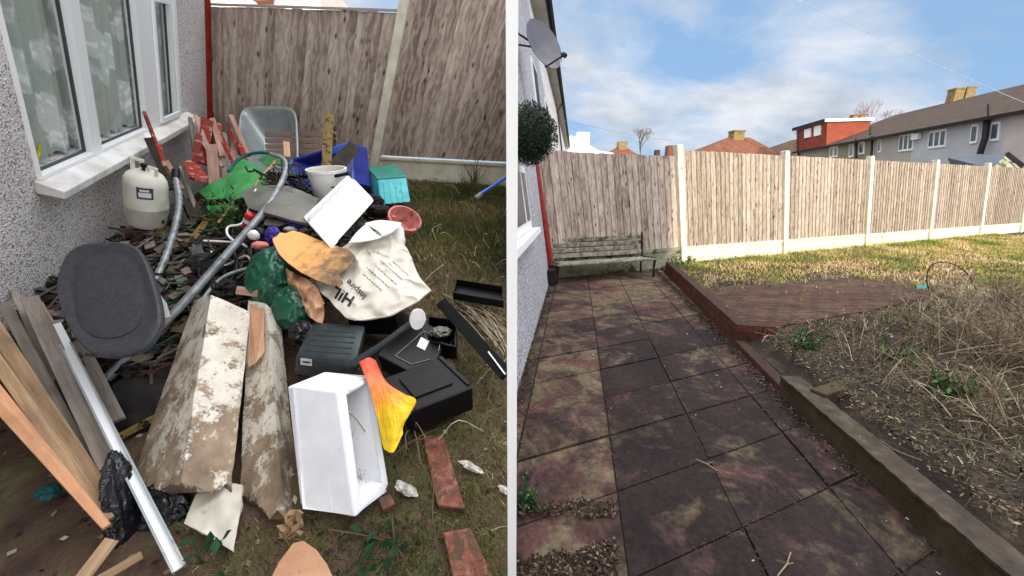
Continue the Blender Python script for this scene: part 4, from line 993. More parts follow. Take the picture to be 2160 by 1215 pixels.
plk('plank', -40, 720, 1.8, 200, 1060, 1.52, .03, .022, 'pink timber', 'thin pinkish lath between the two tan planks', group=G, tn=.4)
plk('plank', 158, 715, 2.1, 243, 890, 1.8, .075, .02, 'grey timber', 'short green-grey board below the dark chair seat', group=G, tn=.25)
# white metal rail: base channel with two lips
rail = thing('metal_rail', D(381, 1200, 1.40), 'long white metal rail slanting past the black bag at lower left', 'rail')
A, B = D(117, 684, 1.98), D(378, 1200, 1.385); up = toC((A + B) / 2); d_ = nz(B - A); sd_ = nz(d_.cross(up))
q = MB(); q.bar(A, B, .040, .008, up); q.build('channel', 'upvc', rail)
q = MB(); q.bar(A + sd_ * .017 + up * .012 + d_ * .18, B + sd_ * .017 + up * .012, .007, .022, up); q.build('lip', 'galvanised', rail)
q = MB(); q.bar(A - sd_ * .017 + up * .012 + d_ * .18, B - sd_ * .017 + up * .012, .007, .022, up); q.build('lip', 'galvanised', rail)
plk('plank', 172, 1222, 1.33, 236, 1138, 1.42, .045, .02, 'tan timber', 'short tan wood end on the ground left of the black bag', tn=.6)
plk('plank', 205, 1225, 1.32, 300, 1170, 1.42, .03, .015, 'tan timber', 'small dark-tan stick on the ground right of the short tan wood end', tn=.1)
# black bin bag
q = MB(); q.blob(D(256, 1075, 1.54), _r * .045, _d * .22 + _r * .03, _f * .06, 60, 50, .13, 1.7, 2.0, True)
q.blob(D(330, 1090, 1.60), _r * .13, _d * .12, _f * .05, 60, 40, .16, 1.9, 5.0, True); o = q.build('bin_bag', 'bin bag black', smooth=70); tag(o, 'crumpled black bin bag on the ground under the white rail', 'bin bag')
# chair seat
o1, n1_ = plane_of((230, 515, 2.05), (130, 640, 1.84), (330, 690, 1.74))
def on(x, y, o_, n_): return hit(x, y, o_, n_)
cp_ = [(205, 512), (262, 512), (298, 532), (322, 585), (338, 648), (337, 688), (303, 735), (243, 753), (192, 746), (152, 702), (126, 642), (121, 590), (138, 542), (165, 519)]
def closed_spline(ps, n=56):
    P = [Vector((a, b, 0)) for a, b in ps]; m = len(P); out = []
    for k in range(n):
        x = k / n * m; i = int(x); t = x - i; p0, p1, p2, p3 = P[(i - 1) % m], P[i % m], P[(i + 1) % m], P[(i + 2) % m]
        out.append(.5 * ((2 * p1) + (p2 - p0) * t + (2 * p0 - 5 * p1 + 4 * p2 - p3) * t * t + (3 * p1 - p0 - 3 * p2 + p3) * t ** 3))
    return out
if n1_.dot(C0 - o1) < 0: n1_ = -n1_
ch = thing('broken_chair', D(300, 735, 1.8), 'dark grey rounded plastic chair seat leaning on the grey pipe', 'chair')
out = [on(p.x, p.y, o1, n1_) for p in closed_spline(cp_)]; cc = sum(out, Vector()) / len(out)
def shell(mb, out, cc, levels, nrm):   # rings from rim to middle: list of (scale, lift)
    n = len(out); vs = []; fs = []
    for s_, l_ in levels: vs += [cc + (p - cc) * s_ + nrm * l_ for p in out]
    for r_ in range(len(levels) - 1):
        for k in range(n): a, b_ = r_ * n + k, r_ * n + (k + 1) % n; fs.append([a, b_, b_ + n, a + n])
    fs.append([(len(levels) - 1) * n + k for k in range(n)]); mb.add(vs, fs)
q = MB(); shell(q, out, cc, [(.93, -.035), (.985, -.028), (1.0, -.012), (.995, 0), (.96, .008), (.90, .006), (.80, -.004), (.70, -.008), (.67, -.005), (.60, -.005), (.2, -.009), (.02, -.009)], n1_)
q.f.append([k for k in range(len(out))][::-1]); q.t.append(.5)
q.build('shell', 'dark grey plastic', ch, smooth=40)
out2 = [on(p.x, p.y, o1, n1_) for p in closed_spline([(185, 600), (235, 590), (285, 600), (300, 645), (285, 690), (235, 712), (180, 700), (158, 655)])]; c2_ = sum(out2, Vector()) / len(out2)
q = MB(); shell(q, out2, c2_, [(1.0, -.012), (1.0, -.0025), (.97, -.001), (.5, -.004), (.02, -.005)], n1_); q.build('seat_panel', 'dark grey plastic', ch, smooth=40)
q = MB(); q.tube([cc + n1_ * -.03 + _r * .05, cc + n1_ * -.03 + _r * .05 + _d * .12, cc - n1_ * .12 + _d * .2 ], .012, 10); q.build('bracket', 'black plastic', ch, smooth=True)
q = MB(); q.plate([D(322, 600, 2.15), D(352, 640, 2.12), D(360, 668, 2.1), D(340, 672, 2.1)], -toC(D(340, 640, 2.1)) * .01); o = q.build('card_piece', 'white plastic'); tag(o, 'small white card corner poking out behind the dark chair seat', 'card')
# long grey pipe with curved top
q = MB(); pts = spline([D(224, 800, 2.02), D(345, 683, 2.2), D(430, 592, 2.36), D(500, 512, 2.52), D(556, 447, 2.72), D(590, 393, 2.95), D(604, 355, 3.15), D(596, 334, 3.25), D(572, 326, 3.32)], 46)
q.tube(pts, [.024] * 24 + [.022] * 10 + [.019] * 13, 14); o = q.build('pipe', 'grey pipe', smooth=True); tag(o, 'long grey pipe with a curved top crossing the heap diagonally', 'pipe')
hz = thing('hose', D(330, 588, 2.4), 'shorter corrugated grey hose bending past the cream gas cylinder', 'hose')
pts = spline([D(370, 372, 2.95), D(378, 420, 2.85), D(372, 470, 2.72), D(352, 535, 2.58), D(328, 592, 2.42)], 70)
q = MB(); q.tube(pts, [.021 + .003 * math.sin(k * 1.6) for k in range(71)], 12); q.build('hose_body', 'grey pipe', hz, smooth=True)
q = MB(); q.tube([D(371, 360, 2.97), D(370, 378, 2.94)], .027, 12); q.build('hose_end', 'black plastic', hz, smooth=True)
# gas cylinder
gc = thing('gas_cylinder', D(312, 488, 2.85), 'cream gas cylinder with square handle guard standing against the pebbledash', 'gas cylinder')
base = D(313, 476, 2.95); axis = nz(VL * .96 + _f * .04); k_ = 2.95 / 800
RK = .74
prof = [(0, 0), (30 * k_, 1 * k_), (41 * k_, 6 * k_), (45 * k_, 16 * k_), (46 * k_, 45 * k_), (46.6 * k_, 46 * k_), (46.6 * k_, 50 * k_), (46 * k_, 51 * k_), (46 * k_, 92 * k_), (44 * k_, 103 * k_), (37 * k_, 113 * k_), (24 * k_, 119 * k_), (0, 122 * k_)]
prof = [(a * RK, b) for a, b in prof]
q = MB(); q.lathe(base, axis, prof, 36); q.build('body', 'cream enamel', gc, smooth=40)
top = base + axis * 117 * k_; sx = nz(_r - axis * _r.dot(axis))
def guard(c_, w, h, r_):
    P = [c_ - sx * w / 2, c_ - sx * w / 2 + axis * h, c_ + sx * w / 2 + axis * h, c_ + sx * w / 2]
    q = MB()
    for a, b_ in zip(P[:-1], P[1:]): q.bar(a - nz(b_ - a) * r_, b_ + nz(b_ - a) * r_, r_ * 2.4, r_ * 1.6, toC(c_))
    return q
guard(top - sx * 13 * k_ - axis * 4 * k_, 17 * k_, 26 * k_, .011).build('handle', 'cream enamel', gc, bevel=.004)
guard(top + sx * 13 * k_ - axis * 6 * k_, 16 * k_, 20 * k_, .009).build('handle', 'cream enamel', gc, bevel=.004)
q = MB(); q.lathe(top - axis * .01, axis, [(.016, 0), (.016, .05), (.024, .055), (.024, .075), (0, .08)], 14); q.build('valve', 'black plastic', gc, smooth=True)
def wrap(c_, ang0, ang1, h0, h1, r_, m_, nm, parent, n=10):
    fw = nz(toC(c_) - axis * toC(c_).dot(axis)); sd = nz(fw.cross(axis))
    r_ *= RK
    def fn(u, v): a = lerp(ang0, ang1, u); return c_ + axis * lerp(h0, h1, v) + (fw * math.cos(a) + sd * math.sin(a)) * r_
    q = MB(); q.grid(fn, n, 2); return q.build(nm, m_, parent, smooth=True)
wrap(base, .42, -.30, 74 * k_, 98 * k_, 46.2 * k_, 'label grey', 'label_plate', gc); wrap(base, .34, -.20, 78 * k_, 88 * k_, 46.5 * k_, 'label white', 'label_mark', gc)
wrap(base, .28, -.12, 90 * k_, 94 * k_, 46.5 * k_, 'label white', 'label_mark', gc)
wrap(base, -.62, -.82, 20 * k_, 28 * k_, 46.6 * k_, 'label grey', 'label_mark', gc)
# dark wooden drawer under it
dr = thing('wooden_drawer', D(340, 530, 2.8), 'dark old wooden drawer under the cream gas cylinder', 'drawer')
O_, a_, b__, c__ = D(262, 487, 2.92), D(402, 512, 2.72) - D(262, 487, 2.92), D(430, 462, 3.1) - D(402, 512, 2.72), -VL * .2
q = MB(); q.box(O_, a_, b__, c__ * .3); q.build('top_board', 'mossy timber', dr, bevel=.005)
q = MB(); q.box(O_ + c__ * .32 + nz(b__) * .03, a_ * .98, b__ * .9, c__ * .9); q.build('drawer_box', 'dark timber', dr)
q = MB(); q.box(O_ + c__ * .75, a_ * 1.02, b__ * .1, c__ * .18); q.build('lower_rail', 'mossy timber', dr)
plk('plank', 394, 520, 2.7, 438, 463, 2.95, .04, .02, 'mossy timber', 'short mossy batten slanting up right of the wooden drawer', tn=.9)
for a in ((366, 432, 3.05, 395, 505, 2.85, .10, 'dark broken board nearest the grey hose, right of the gas cylinder'), (398, 420, 3.15, 428, 490, 2.95, .09, 'dark broken board nearest the green trailing plant'), (420, 455, 3.1, 380, 430, 3.2, .06, 'small dark board lying across the two other dark boards')):
    plk('board', *a[:7], .02, 'dark timber', a[7], 'board', 'dark boards beside the cylinder')
# red and bare timber offcuts stacked in the corner
G = 'red and bare timber offcuts stacked in the corner'
offs = [(304, 236, 3.0, 348, 352, 2.95, .022, 'red painted timber', 'dark red slim pole rising in front of the window frame'),
 (312, 292, 3.08, 362, 400, 3.02, .05, 'dark timber', 'brown-grey board just below the window sill, behind the gas cylinder'),
 (334, 305, 3.1, 352, 372, 3.05, .03, 'red painted timber', 'short red offcut between the slim pole and the cylinder top'),
 (352, 340, 3.1, 385, 400, 3.0, .03, 'pink timber', 'small pale offcut right of the cylinder handle'),
 (401, 248, 3.95, 414, 345, 3.85, .035, 'grey timber', 'dark-tipped grey stake nearest the wall in the red pile'),
 (412, 243, 3.95, 446, 335, 3.8, .04, 'pink timber', 'pinkish lath leaning right of the grey stake'),
 (438, 252, 3.98, 425, 345, 3.8, .10, 'red painted timber', 'broad red painted board behind the pinkish lath'),
 (448, 250, 4.05, 470, 330, 3.9, .05, 'pink timber', 'peeling pink board on top of the broad red one'),
 (463, 262, 4.1, 452, 350, 3.85, .045, 'red painted timber', 'red batten crossing the peeling pink board'),
 (446, 305, 3.6, 453, 392, 3.5, .085, 'pink timber', 'thick pale wood end with red paint on its top'),
 (470, 280, 4.1, 478, 380, 3.8, .075, 'grey timber', 'grey weathered board behind the green bag'),
 (480, 262, 4.15, 516, 345, 3.95, .035, 'red painted timber', 'thin red batten left of the wheelbarrow tray'),
 (487, 243, 4.2, 524, 330, 4.05, .045, 'pink timber', 'long tan batten touching the wheelbarrow tray'),
 (500, 285, 4.2, 488, 365, 3.9, .07, 'pink timber', 'wide blotched board just below the long tan batten'),
 (420, 285, 3.8, 405, 378, 3.6, .05, 'red painted timber', 'deep red batten low beside the wall'),
 (470, 300, 3.85, 505, 372, 3.7, .03, 'red painted timber', 'small red stick above the green bag'),
 (428, 300, 3.7, 470, 352, 3.65, .035, 'pink timber', 'tan stick lying across the red boards'),
 (380, 352, 3.3, 412, 440, 3.1, .03, 'grey timber', 'grey stick leaning down from the red slab'),
 (455, 262, 4.12, 482, 318, 4.0, .035, 'red painted timber', 'short red piece high in the red pile beside the downpipe'),
 (505, 300, 4.0, 520, 350, 3.85, .05, 'red painted timber', 'dull red block below the wheelbarrow tray corner')]
for k, a in enumerate(offs):
    x0, y0, z0, x1, y1, z1, w_, m_, lab = a
    plk('timber_offcut', x0, y0, z0, x1, y1, z1, w_, .022, m_, lab, 'timber offcut', G, tn=(k * .37) % 1, twist=((k * .53) % 1 - .5) * .9)
q = MB(); oo, nn_ = plane_of((385, 335, 3.35), (440, 380, 3.2), (400, 370, 3.15)); th_ = -toC(oo) * .03
q.plate([on(x, y, oo, nn_) for x, y in ((386, 340), (402, 338), (424, 352), (440, 374), (434, 386), (412, 378), (394, 364))], th_); o = q.build('red_slab', 'red painted timber', bevel=.005); tag(o, 'flat red painted slab behind the hose end, left of the green bag', 'board')
# wheelbarrow tray
wb = thing('wheelbarrow', D(566, 380, 4.5), 'galvanised wheelbarrow stood on end against the fence, showing its tray', 'wheelbarrow')
cz = D(566, 292, 4.68); wx = _r * (61 * 4.68 / 800); wy = nz(D(566, 380, 4.42) - D(566, 205, 4.9)) * (90 * 4.68 / 800 * 1.0); wn_ = nz(wx.cross(wy)); wn_ = wn_ if wn_.dot(_f) > 0 else -wn_
def se_pt(a, r_, e=.38):
    c_, s_ = math.cos(a), math.sin(a); return wx * (math.copysign(abs(c_) ** e, c_) * r_) + wy * (math.copysign(abs(s_) ** e, s_) * r_)
lev = [(1.0, .0), (1.0, -.006), (.955, -.006), (.94, .004), (.90, .05), (.78, .18), (.66, .27), (.60, .30), (.3, .305), (.02, .305)]
vs = []; fs = []; n = 64
for r_, dpt in lev:
    sh = wy * (.16 * dpt / .3)
    for k in range(n):
        pt = se_pt(2 * PI * k / n, r_, .38 if r_ > .7 else .5); vs.append(cz + pt + sh + wn_ * dpt)
for r_ in range(len(lev) - 1):
    for k in range(n): a, b_ = r_ * n + k, r_ * n + (k + 1) % n; fs.append([a, b_, b_ + n, a + n])
fs.append([(len(lev) - 1) * n + k for k in range(n)])
q = MB(); q.add(vs, fs); q.build('tray', 'galvanised', wb, smooth=50)
q = MB(); pr = [cz + se_pt(2 * PI * k / n, 1.0) for k in range(n + 1)]; q.tube(pr, .014, 8, cap=False); q.build('rim', 'galvanised', wb, smooth=True)
q = MB(); q.lathe(cz + wy * .30 + wn_ * .297 - wx * .08, -wn_, [(.016, 0), (.016, .008), (0, .012)], 12); q.build('bolt', 'black plastic', wb, smooth=True)
for s_ in (-1, 1):
    q = MB(); q.tube([cz + wx * .5 * s_ + wn_ * .33 - wy * .2, cz + wx * .6 * s_ + wn_ * .33 + wy * 1.3], .016, 10); q.build('frame_tube', 'galvanised', wb, smooth=True)
# bench back behind
gb = thing('garden_bench', PLF(.9, .2, .2), 'pale weathered garden bench back showing between the wheelbarrow and the mossy post', 'bench')
for k, (ya, yb) in enumerate(((284, 282), (297, 296), (309, 308), (320, 320))):
    q = MB(); q.bar(D(560, ya, 4.85), D(712, yb, 4.8), .055, .02, toC(D(650, 300, 4.8)), .3 + .15 * k); q.build('slat', 'pale bench wood', gb, bevel=.003)
q = MB(); q.bar(D(704, 268, 4.83), D(706, 352, 4.75), .05, .05, toC(D(700, 300, 4.8))); q.build('back_post', 'dark timber', gb)
plk('mossy_post', 694, 244, 3.85, 687, 380, 3.45, .085, .06, 'mossy timber', 'dark mossy wooden post standing upright out of the white bucket', 'post', tn=.7)
# open containers
def crate(parent, name, m_, O_, a, b_, c_, wt=.02, bevel=.004):
    """floor spanned by a, b at O_; open at the end of c_"""
    na, nb, nc = nz(a), nz(b_), nz(c_); q = MB()
    if True:
        q.box(O_, a, b_, nc * wt)
        q.box(O_ + nc * wt, a, nb * wt, c_ - nc * wt); q.box(O_ + b_ - nb * wt + nc * wt, a, nb * wt, c_ - nc * wt)
        q.box(O_ + nb * wt + nc * wt, na * wt, b_ - nb * 2 * wt, c_ - nc * wt); q.box(O_ + a - na * wt + nb * wt + nc * wt, na * wt, b_ - nb * 2 * wt, c_ - nc * wt)
    return q.build(name, m_, parent, bevel=bevel)
bx = thing('recycling_box', D(720, 385, 3.8), 'deep blue plastic recycling box tipped over behind the white bucket', 'box')
O_ = D(742, 301, 4.15); a_ = D(616, 338, 3.9) - O_; b__ = D(745, 384, 3.62) - O_; c__ = D(774, 312, 4.32) - O_
crate(bx, 'box_body', 'blue plastic', O_ + c__, a_, b__, -c__, .02)
q = MB()
for A, B in ((O_, O_ + a_), (O_ + a_, O_ + a_ + b__), (O_ + b__, O_ + a_ + b__), (O_, O_ + b__)): q.bar(A, B, .03, .03, toC(O_))
q.build('rim', 'blue plastic', bx, bevel=.005)
q = MB(); q.bar(D(693, 322, 3.9), D(742, 304, 4.0), .065, .02, toC(O_)); q.build('inner_fold', 'blue plastic light', bx, bevel=.004)
plk('board', 706, 352, 3.6, 748, 308, 3.85, .13, .02, 'dark timber', 'wet brown board lying inside the blue box', 'board', tn=.4)
bk = thing('bucket', D(697, 425, 3.35), 'round white plastic bucket between the black hose and the blue box', 'bucket')
kb_ = 3.35 / 800; bo = D(703, 430, 3.3); ax_ = nz(-_d - _f * .52 + _r * .02)
q = MB(); q.lathe(bo, ax_, [(0, 0), (31 * kb_, 0), (36 * kb_, 66 * kb_), (38 * kb_, 66 * kb_), (38 * kb_, 71 * kb_), (34.5 * kb_, 71 * kb_), (34 * kb_, 60 * kb_), (30 * kb_, 4 * kb_), (0, 4 * kb_)], 36); q.build('bucket_body', 'white plastic', bk, smooth=40)
sd_ = nz(_r - ax_ * _r.dot(ax_)); fw_ = nz(toC(bo) - ax_ * toC(bo).dot(ax_)); rr_ = 39 * kb_
q = MB(); q.tube([bo + ax_ * 62 * kb_ + sd_ * rr_ * math.cos(a) + (fw_ * .82 - ax_ * .55) * rr_ * math.sin(a) for a in [PI * k / 16 for k in range(17)]], .006, 8); q.build('handle', 'black plastic', bk, smooth=True)
tq = thing('storage_crate', D(830, 432, 3.6), 'turquoise plastic storage crate with darker teal top by the gravel board', 'crate')
O_ = D(796, 378, 3.72); a_ = D(857, 373, 3.76) - O_; b__ = D(803, 432, 3.56) - O_; c__ = D(777, 357, 4.1) - O_
q = MB(); q.box(O_, a_, b__, c__); q.build('crate_body', 'turquoise plastic', tq, bevel=.012)
q = MB(); q.box(O_ - nz(b__) * .03 - nz(c__) * .015 - nz(a_) * .01, a_ * 1.05, nz(b__) * .028, c__ * 1.05); q.build('lid', 'teal lid', tq, bevel=.006)
for k in range(4):
    q = MB(); q.box(O_ + a_ * (.16 + .2 * k) - nz(c__) * .012 + b__ * .15, a_ * .05, b__ * .8, nz(c__) * .014); q.build('rib', 'turquoise plastic', tq, bevel=.003)
# green bag, with handle
gbg = thing('garden_bag', D(480, 440, 3.1), 'bright green woven garden bag with black handle lying below the wheelbarrow', 'bag')
fn = ctrl_surface([[D(512, 335, 3.6), D(536, 346, 3.5), D(562, 366, 3.35)], [D(490, 352, 3.5), D(524, 372, 3.32), D(552, 395, 3.2)], [D(478, 385, 3.35), D(500, 408, 3.15), D(516, 420, 3.08)], [D(470, 412, 3.25), D(484, 426, 3.1), D(494, 432, 3.05)]], .03, 5, 1)
q = MB(); q.grid(fn, 26, 20, .012); q.build('side_panel', 'green cloth', gbg, smooth=60)
fn = ctrl_surface([[D(478, 374, 3.42), D(494, 412, 3.2)], [D(445, 386, 3.4), D(470, 418, 3.2)], [D(416, 402, 3.4), D(436, 420, 3.2)]], .02, 6, 4)
q = MB(); q.grid(fn, 20, 14, .012); q.build('side_panel', 'green cloth', gbg, smooth=60)
fn = ctrl_surface([[D(498, 428, 3.02), D(500, 438, 3.0)], [D(465, 432, 3.05), D(468, 446, 3.02)], [D(436, 434, 3.1), D(438, 448, 3.05)]], .015, 7, 2)
q = MB(); q.grid(fn, 16, 8, .012); q.build('hem', 'green cloth', gbg, smooth=60)
q = MB(); q.tube(spline([D(518, 352, 3.3), D(524, 362, 3.2), D(540, 360, 3.18), D(552, 372, 3.15), D(546, 380, 3.15)], 16), .007, 8); q.build('handle', 'black plastic', gbg, smooth=True)
fn = ctrl_surface([[D(544, 338, 3.5), D(565, 350, 3.4)], [D(575, 330, 3.5), D(590, 348, 3.38)], [D(600, 336, 3.5), D(606, 360, 3.36)]], .02, 6, 7)
q = MB(); q.grid(fn, 14, 10, .01); o = q.build('green_cloth', 'green cloth', smooth=60); tag(o, 'fold of green cloth under the curved pipe top', 'cloth')
# grey slab, hoses
fn = ctrl_surface([[D(512, 408, 3.0), D(520, 428, 2.85), D(528, 442, 2.78)], [D(560, 396, 3.0), D(565, 425, 2.82), D(570, 455, 2.68)], [D(615, 400, 3.0), D(615, 435, 2.8), D(614, 468, 2.64)], [D(672, 424, 3.0), D(660, 450, 2.8), D(648, 476, 2.62)]], .012, 5, 3)
q = MB(); q.grid(fn, 26, 18, .02); o = q.build('plastic_sheet', 'grey slab', smooth=60); tag(o, 'curved grey-green plastic sheet beside the big upturned polystyrene box', 'sheet')
for k, (pts_, r_, lab) in enumerate((([(482, 362, 3.3), (505, 335, 3.4), (545, 322, 3.45), (590, 330, 3.4), (615, 355, 3.3), (622, 385, 3.15)], .014, 'dark green hose arching over the green bag'),
    ([(596, 372, 3.2), (640, 372, 3.15), (700, 372, 3.1), (735, 366, 3.1)], .013, 'black hose end crossing in front of the white bucket'),
    ([(560, 400, 3.1), (585, 375, 3.2), (630, 385, 3.12), (650, 405, 3.05), (600, 410, 3.05), (570, 392, 3.12)], .011, 'black coiled hose left of the white bucket'))):
    q = MB(); q.tube(spline([D(*p) for p in pts_], 40), r_, 10); o = q.build('garden_hose', 'teal cloth' if k == 0 else 'black plastic', smooth=True); tag(o, lab, 'hose')
q = MB(); rnd = random.Random(3)
for k in range(60):
    c_ = D(rnd.uniform(560, 655), rnd.uniform(360, 420), rnd.uniform(3.05, 3.25)); d1 = nz(rv(rnd)) * rnd.uniform(.04, .16)
    q.tube(spline([c_ - d1, c_ + rv(rnd) * .04, c_ + d1], 6), rnd.uniform(.003, .007), 5, rnd.random() * .35)
o = q.build('wire_tangle', 'scrap colours', smooth=True); tag(o, 'tangle of black wires under the curved pipe top', 'wires')
plk('stick', 584, 336, 3.3, 534, 395, 3.1, .018, .012, 'tan timber', 'pale thin stick leaning from the pipe top to the grey sheet', 'stick', tn=.9)
plk('stick', 500, 418, 3.0, 460, 470, 2.85, .016, .01, 'tan timber', 'pale thin stick below the green bag', 'stick', tn=.9)
plk('wood_block', 604, 302, 3.45, 606, 334, 3.35, .05, .04, 'tan timber', 'small pale wood block at the curved top of the pipe', 'block', tn=.9)
# polystyrene boxes
pb = thing('foam_box', D(715, 500, 2.5), 'upturned white polystyrene box sitting on top of the printed sack', 'foam box')
A, B, Cc = D(746, 376, 2.78), D(791, 423, 2.72), D(650, 470, 2.45)
Od = D(720, 519, 2.42); back = D(730, 372, 3.1) - A
q = MB(); q.box(Cc, A - Cc, (B - A), back); q.build('foam_shell', 'foam white', pb, bevel=.018)
q = MB(); q.box(Cc - nz(A - Cc) * .014 - nz(B - A) * .02 + back * .55, (A - Cc) * 1.04, (B - A) + nz(B - A) * .04, nz(back) * .05); q.build('rim', 'foam white', pb, bevel=.012)
q = MB(); q.box(Cc - nz(A - Cc) * .0 + back * .02, nz(A - Cc) * .08, (B - A) * 1.0, nz(toC(Cc)) * .022); q.build('edge_band', 'foam white', pb, bevel=.008)
P2_, P1_, P4_, P5_ = D(712, 826, 1.58), D(750, 1093, 1.46), D(605, 815, 1.66), D(783, 792, 1.78)
f2b = thing('foam_box', P1_, 'large open white polystyrene box on its side below the watering can', 'foam box')
crate(f2b, 'foam_shell', 'foam white', P4_, P1_ - P2_, P5_ - P2_, P2_ - P4_, .034, .010)
for kx_ in (.5,):
    q = MB(); uu = P1_ - P2_; q.box(P4_ + (P2_ - P4_) * kx_ - nz(P5_ - P2_) * .001 + uu * .03, uu * .94, nz(P5_ - P2_) * .003, nz(P2_ - P4_) * .03); q.build('moulded_rib', 'foam white', f2b, bevel=.003)
q = MB(); nb = nz(P5_ - P2_); q.box(P2_ + (P5_ - P2_) * .28 - nz(P2_ - P4_) * .001, (P1_ - P2_) * .04, (P5_ - P2_) * .42, nz(P2_ - P4_) * .016); q.build('notch_lip', 'foam white', f2b, bevel=.006)
q = MB(); fn = ctrl_surface([[D(700, 1075, 1.60), D(755, 1100, 1.57)], [D(730, 1092, 1.56), D(768, 1078, 1.6)]], .01, 9, 2); q.grid(fn, 10, 10, .006); o = q.build('foam_scrap', 'white plastic', smooth=60); tag(o, 'dirty white scrap under the corner of the large open polystyrene box', 'scrap')
# timber box sections with peeling paint
def loft(A4, B4, nseg, jag, seed, m_, name, label, cat):
    q = MB(); vs = []; uvs = []; sub = 22; ring = 4 * sub
    for i in range(nseg + 1):
        t_ = i / nseg; P = [lerp(A4[k], B4[k], t_) for k in range(4)]
        for k in range(4):
            for j in range(sub):
                p = lerp(P[k], P[(k + 1) % 4], j / sub); ax = nz(B4[k] - A4[k])
                a = mn.noise(p * 30 + Vector((seed, 0, 0))); p = p + ax * (jag * (t_ ** 6) * (mn.noise(Vector((k * 4 + j * .18, seed, 3))) * 1.5 + mn.noise(Vector((k * 20 + j * .9, seed, 3))) * .5 + a * .5)) + rv_n(p, seed) * .004
                if t_ > .8: p = p + rv_n(p * 2, seed + 3) * .012 * (t_ - .8) * 5
                vs.append(p); uvs.append((j / sub, t_))
    fs = [[i * ring + k, i * ring + (k + 1) % ring, (i + 1) * ring + (k + 1) % ring, (i + 1) * ring + k] for i in range(nseg) for k in range(ring)]
    fs.append(list(range(ring))); fs.append([nseg * ring + k for k in range(ring)][::-1]); q.add(vs, fs, .5, uvs)
    o = q.build(name, m_, smooth=30); tag(o, label, cat); return o
def rv_n(p, s): q_ = p * 8 + Vector((s, s, s)); return Vector((mn.noise(q_), mn.noise(q_ + Vector((9, 0, 0))), mn.noise(q_ + Vector((0, 9, 0)))))
rd, rt_, lf_ = (D(446, 622, 2.12), D(381, 1022, 1.50)), (D(528, 658, 2.16), D(488, 1034, 1.60)), (D(410, 632, 2.36), D(268, 1046, 1.70))
bkk = (rt_[0] + lf_[0] - rd[0], rt_[1] + lf_[1] - rd[1])
loft([rd[0], rt_[0], bkk[0], lf_[0]], [rd[1], rt_[1], bkk[1], lf_[1]], 46, .035, 1.0, 'peeling paint', 'timber_casing', 'broad square timber casing with flaking cream paint and a rotten lower end', 'timber casing')
rd, rt_, lf_ = (D(560, 640, 2.12), D(600, 1095, 1.50)), (D(592, 668, 2.3), D(634, 1120, 1.62)), (D(524, 634, 2.24), D(506, 1046, 1.64))
bkk = (rt_[0] + lf_[0] - rd[0], rt_[1] + lf_[1] - rd[1])
loft([rd[0], rt_[0], bkk[0], lf_[0]], [rd[1], rt_[1], bkk[1], lf_[1]], 46, .05, 4.0, 'peeling paint', 'timber_casing', 'narrower rotten timber casing between the broad one and the open polystyrene box', 'timber casing')
q = MB(); q.plate([D(527, 640, 2.10), D(556, 652, 2.06), D(558, 742, 1.93), D(540, 765, 1.90), D(524, 775, 1.93)], -toC(D(540, 700, 2)) * .004); o = q.build('cardboard_piece', 'kraft paper'); tag(o, 'tan cardboard strip on top of the narrower timber casing', 'cardboard')
q = MB(); q.tube([D(512, 1060, 1.6), D(600, 1090, 1.52)], .02, 8); 
for k in range(26):
    rn = random.Random(k + 40); c_ = D(rn.uniform(596, 632), rn.uniform(1080, 1160), 1.5); q.cbox(c_, rv(rn) * .03, rv(rn) * .025, rv(rn) * .02, rn.uniform(.45, .95))
q.v = q.v[16:]; q.f = [[i - 16 for i in f] for f in q.f[10:]]; q.t = q.t[10:]; q.uv = q.uv[16:]
o = q.build('wood_crumbs', 'tan timber'); tag(o, 'crumbled rotten wood fallen from the narrower timber casing', 'debris', kind='stuff')
# white board at the bottom
fn = ctrl_surface([[D(424, 1020, 1.62), D(470, 1018, 1.64), D(510, 1022, 1.62)], [D(405, 1062, 1.56), D(460, 1060, 1.56), D(508, 1070, 1.55)], [D(388, 1104, 1.50), D(440, 1130, 1.47), D(492, 1164, 1.44)]], .022, 11, 2)
q = MB(); q.grid(fn, 30, 30, .012); o = q.build('foam_sheet', 'sack plastic', smooth=60); tag(o, 'dirty off-white board lying below the broad timber casing', 'board')
q = MB(); oo, nn_ = plane_of((575, 1215, 1.36), (640, 1140, 1.44), (705, 1215, 1.36))
q.plate([on(x, y, oo, nn_) for x, y in ((560, 1240), (588, 1185), (618, 1145), (640, 1140), (668, 1160), (690, 1190), (712, 1240))], -nL * .012); o = q.build('cardboard_piece', 'kraft paper', bevel=.003); tag(o, 'tan cardboard corner at the bottom edge below the narrower timber casing', 'cardboard')
# gap behind casings: brown rusty sheet and dark sack
fn = ctrl_surface([[D(232, 800, 2.1), D(300, 765, 2.2), D(395, 700, 2.35)], [D(240, 815, 2.02), D(310, 790, 2.1), D(392, 745, 2.2)]], .01, 5, 1)
q = MB(); q.grid(fn, 20, 8, .02); o = q.build('metal_sheet', 'brown rust sheet', smooth=60); tag(o, 'bent brown rusty sheet under the long pipe beside the dark chair seat', 'sheet')
fn = ctrl_surface([[D(335, 620, 2.5), D(395, 600, 2.6), D(420, 640, 2.5)], [D(340, 690, 2.3), D(372, 690, 2.32), D(400, 690, 2.34)]], .03, 6, 3)
q = MB(); q.grid(fn, 14, 10, .02); o = q.build('teal_cloth', 'teal cloth', smooth=60); tag(o, 'dark teal cloth beside the dark chair seat under the pipe', 'cloth')
q = MB(); q.blob(D(300, 870, 2.05), _r * .22, _d * .18, _f * .16, 30, 22, .18, 2.6, 1.0); o = q.build('dark_sack', 'dark fabric', smooth=60); tag(o, 'dark sack in the hollow left of the broad timber casing', 'sack')
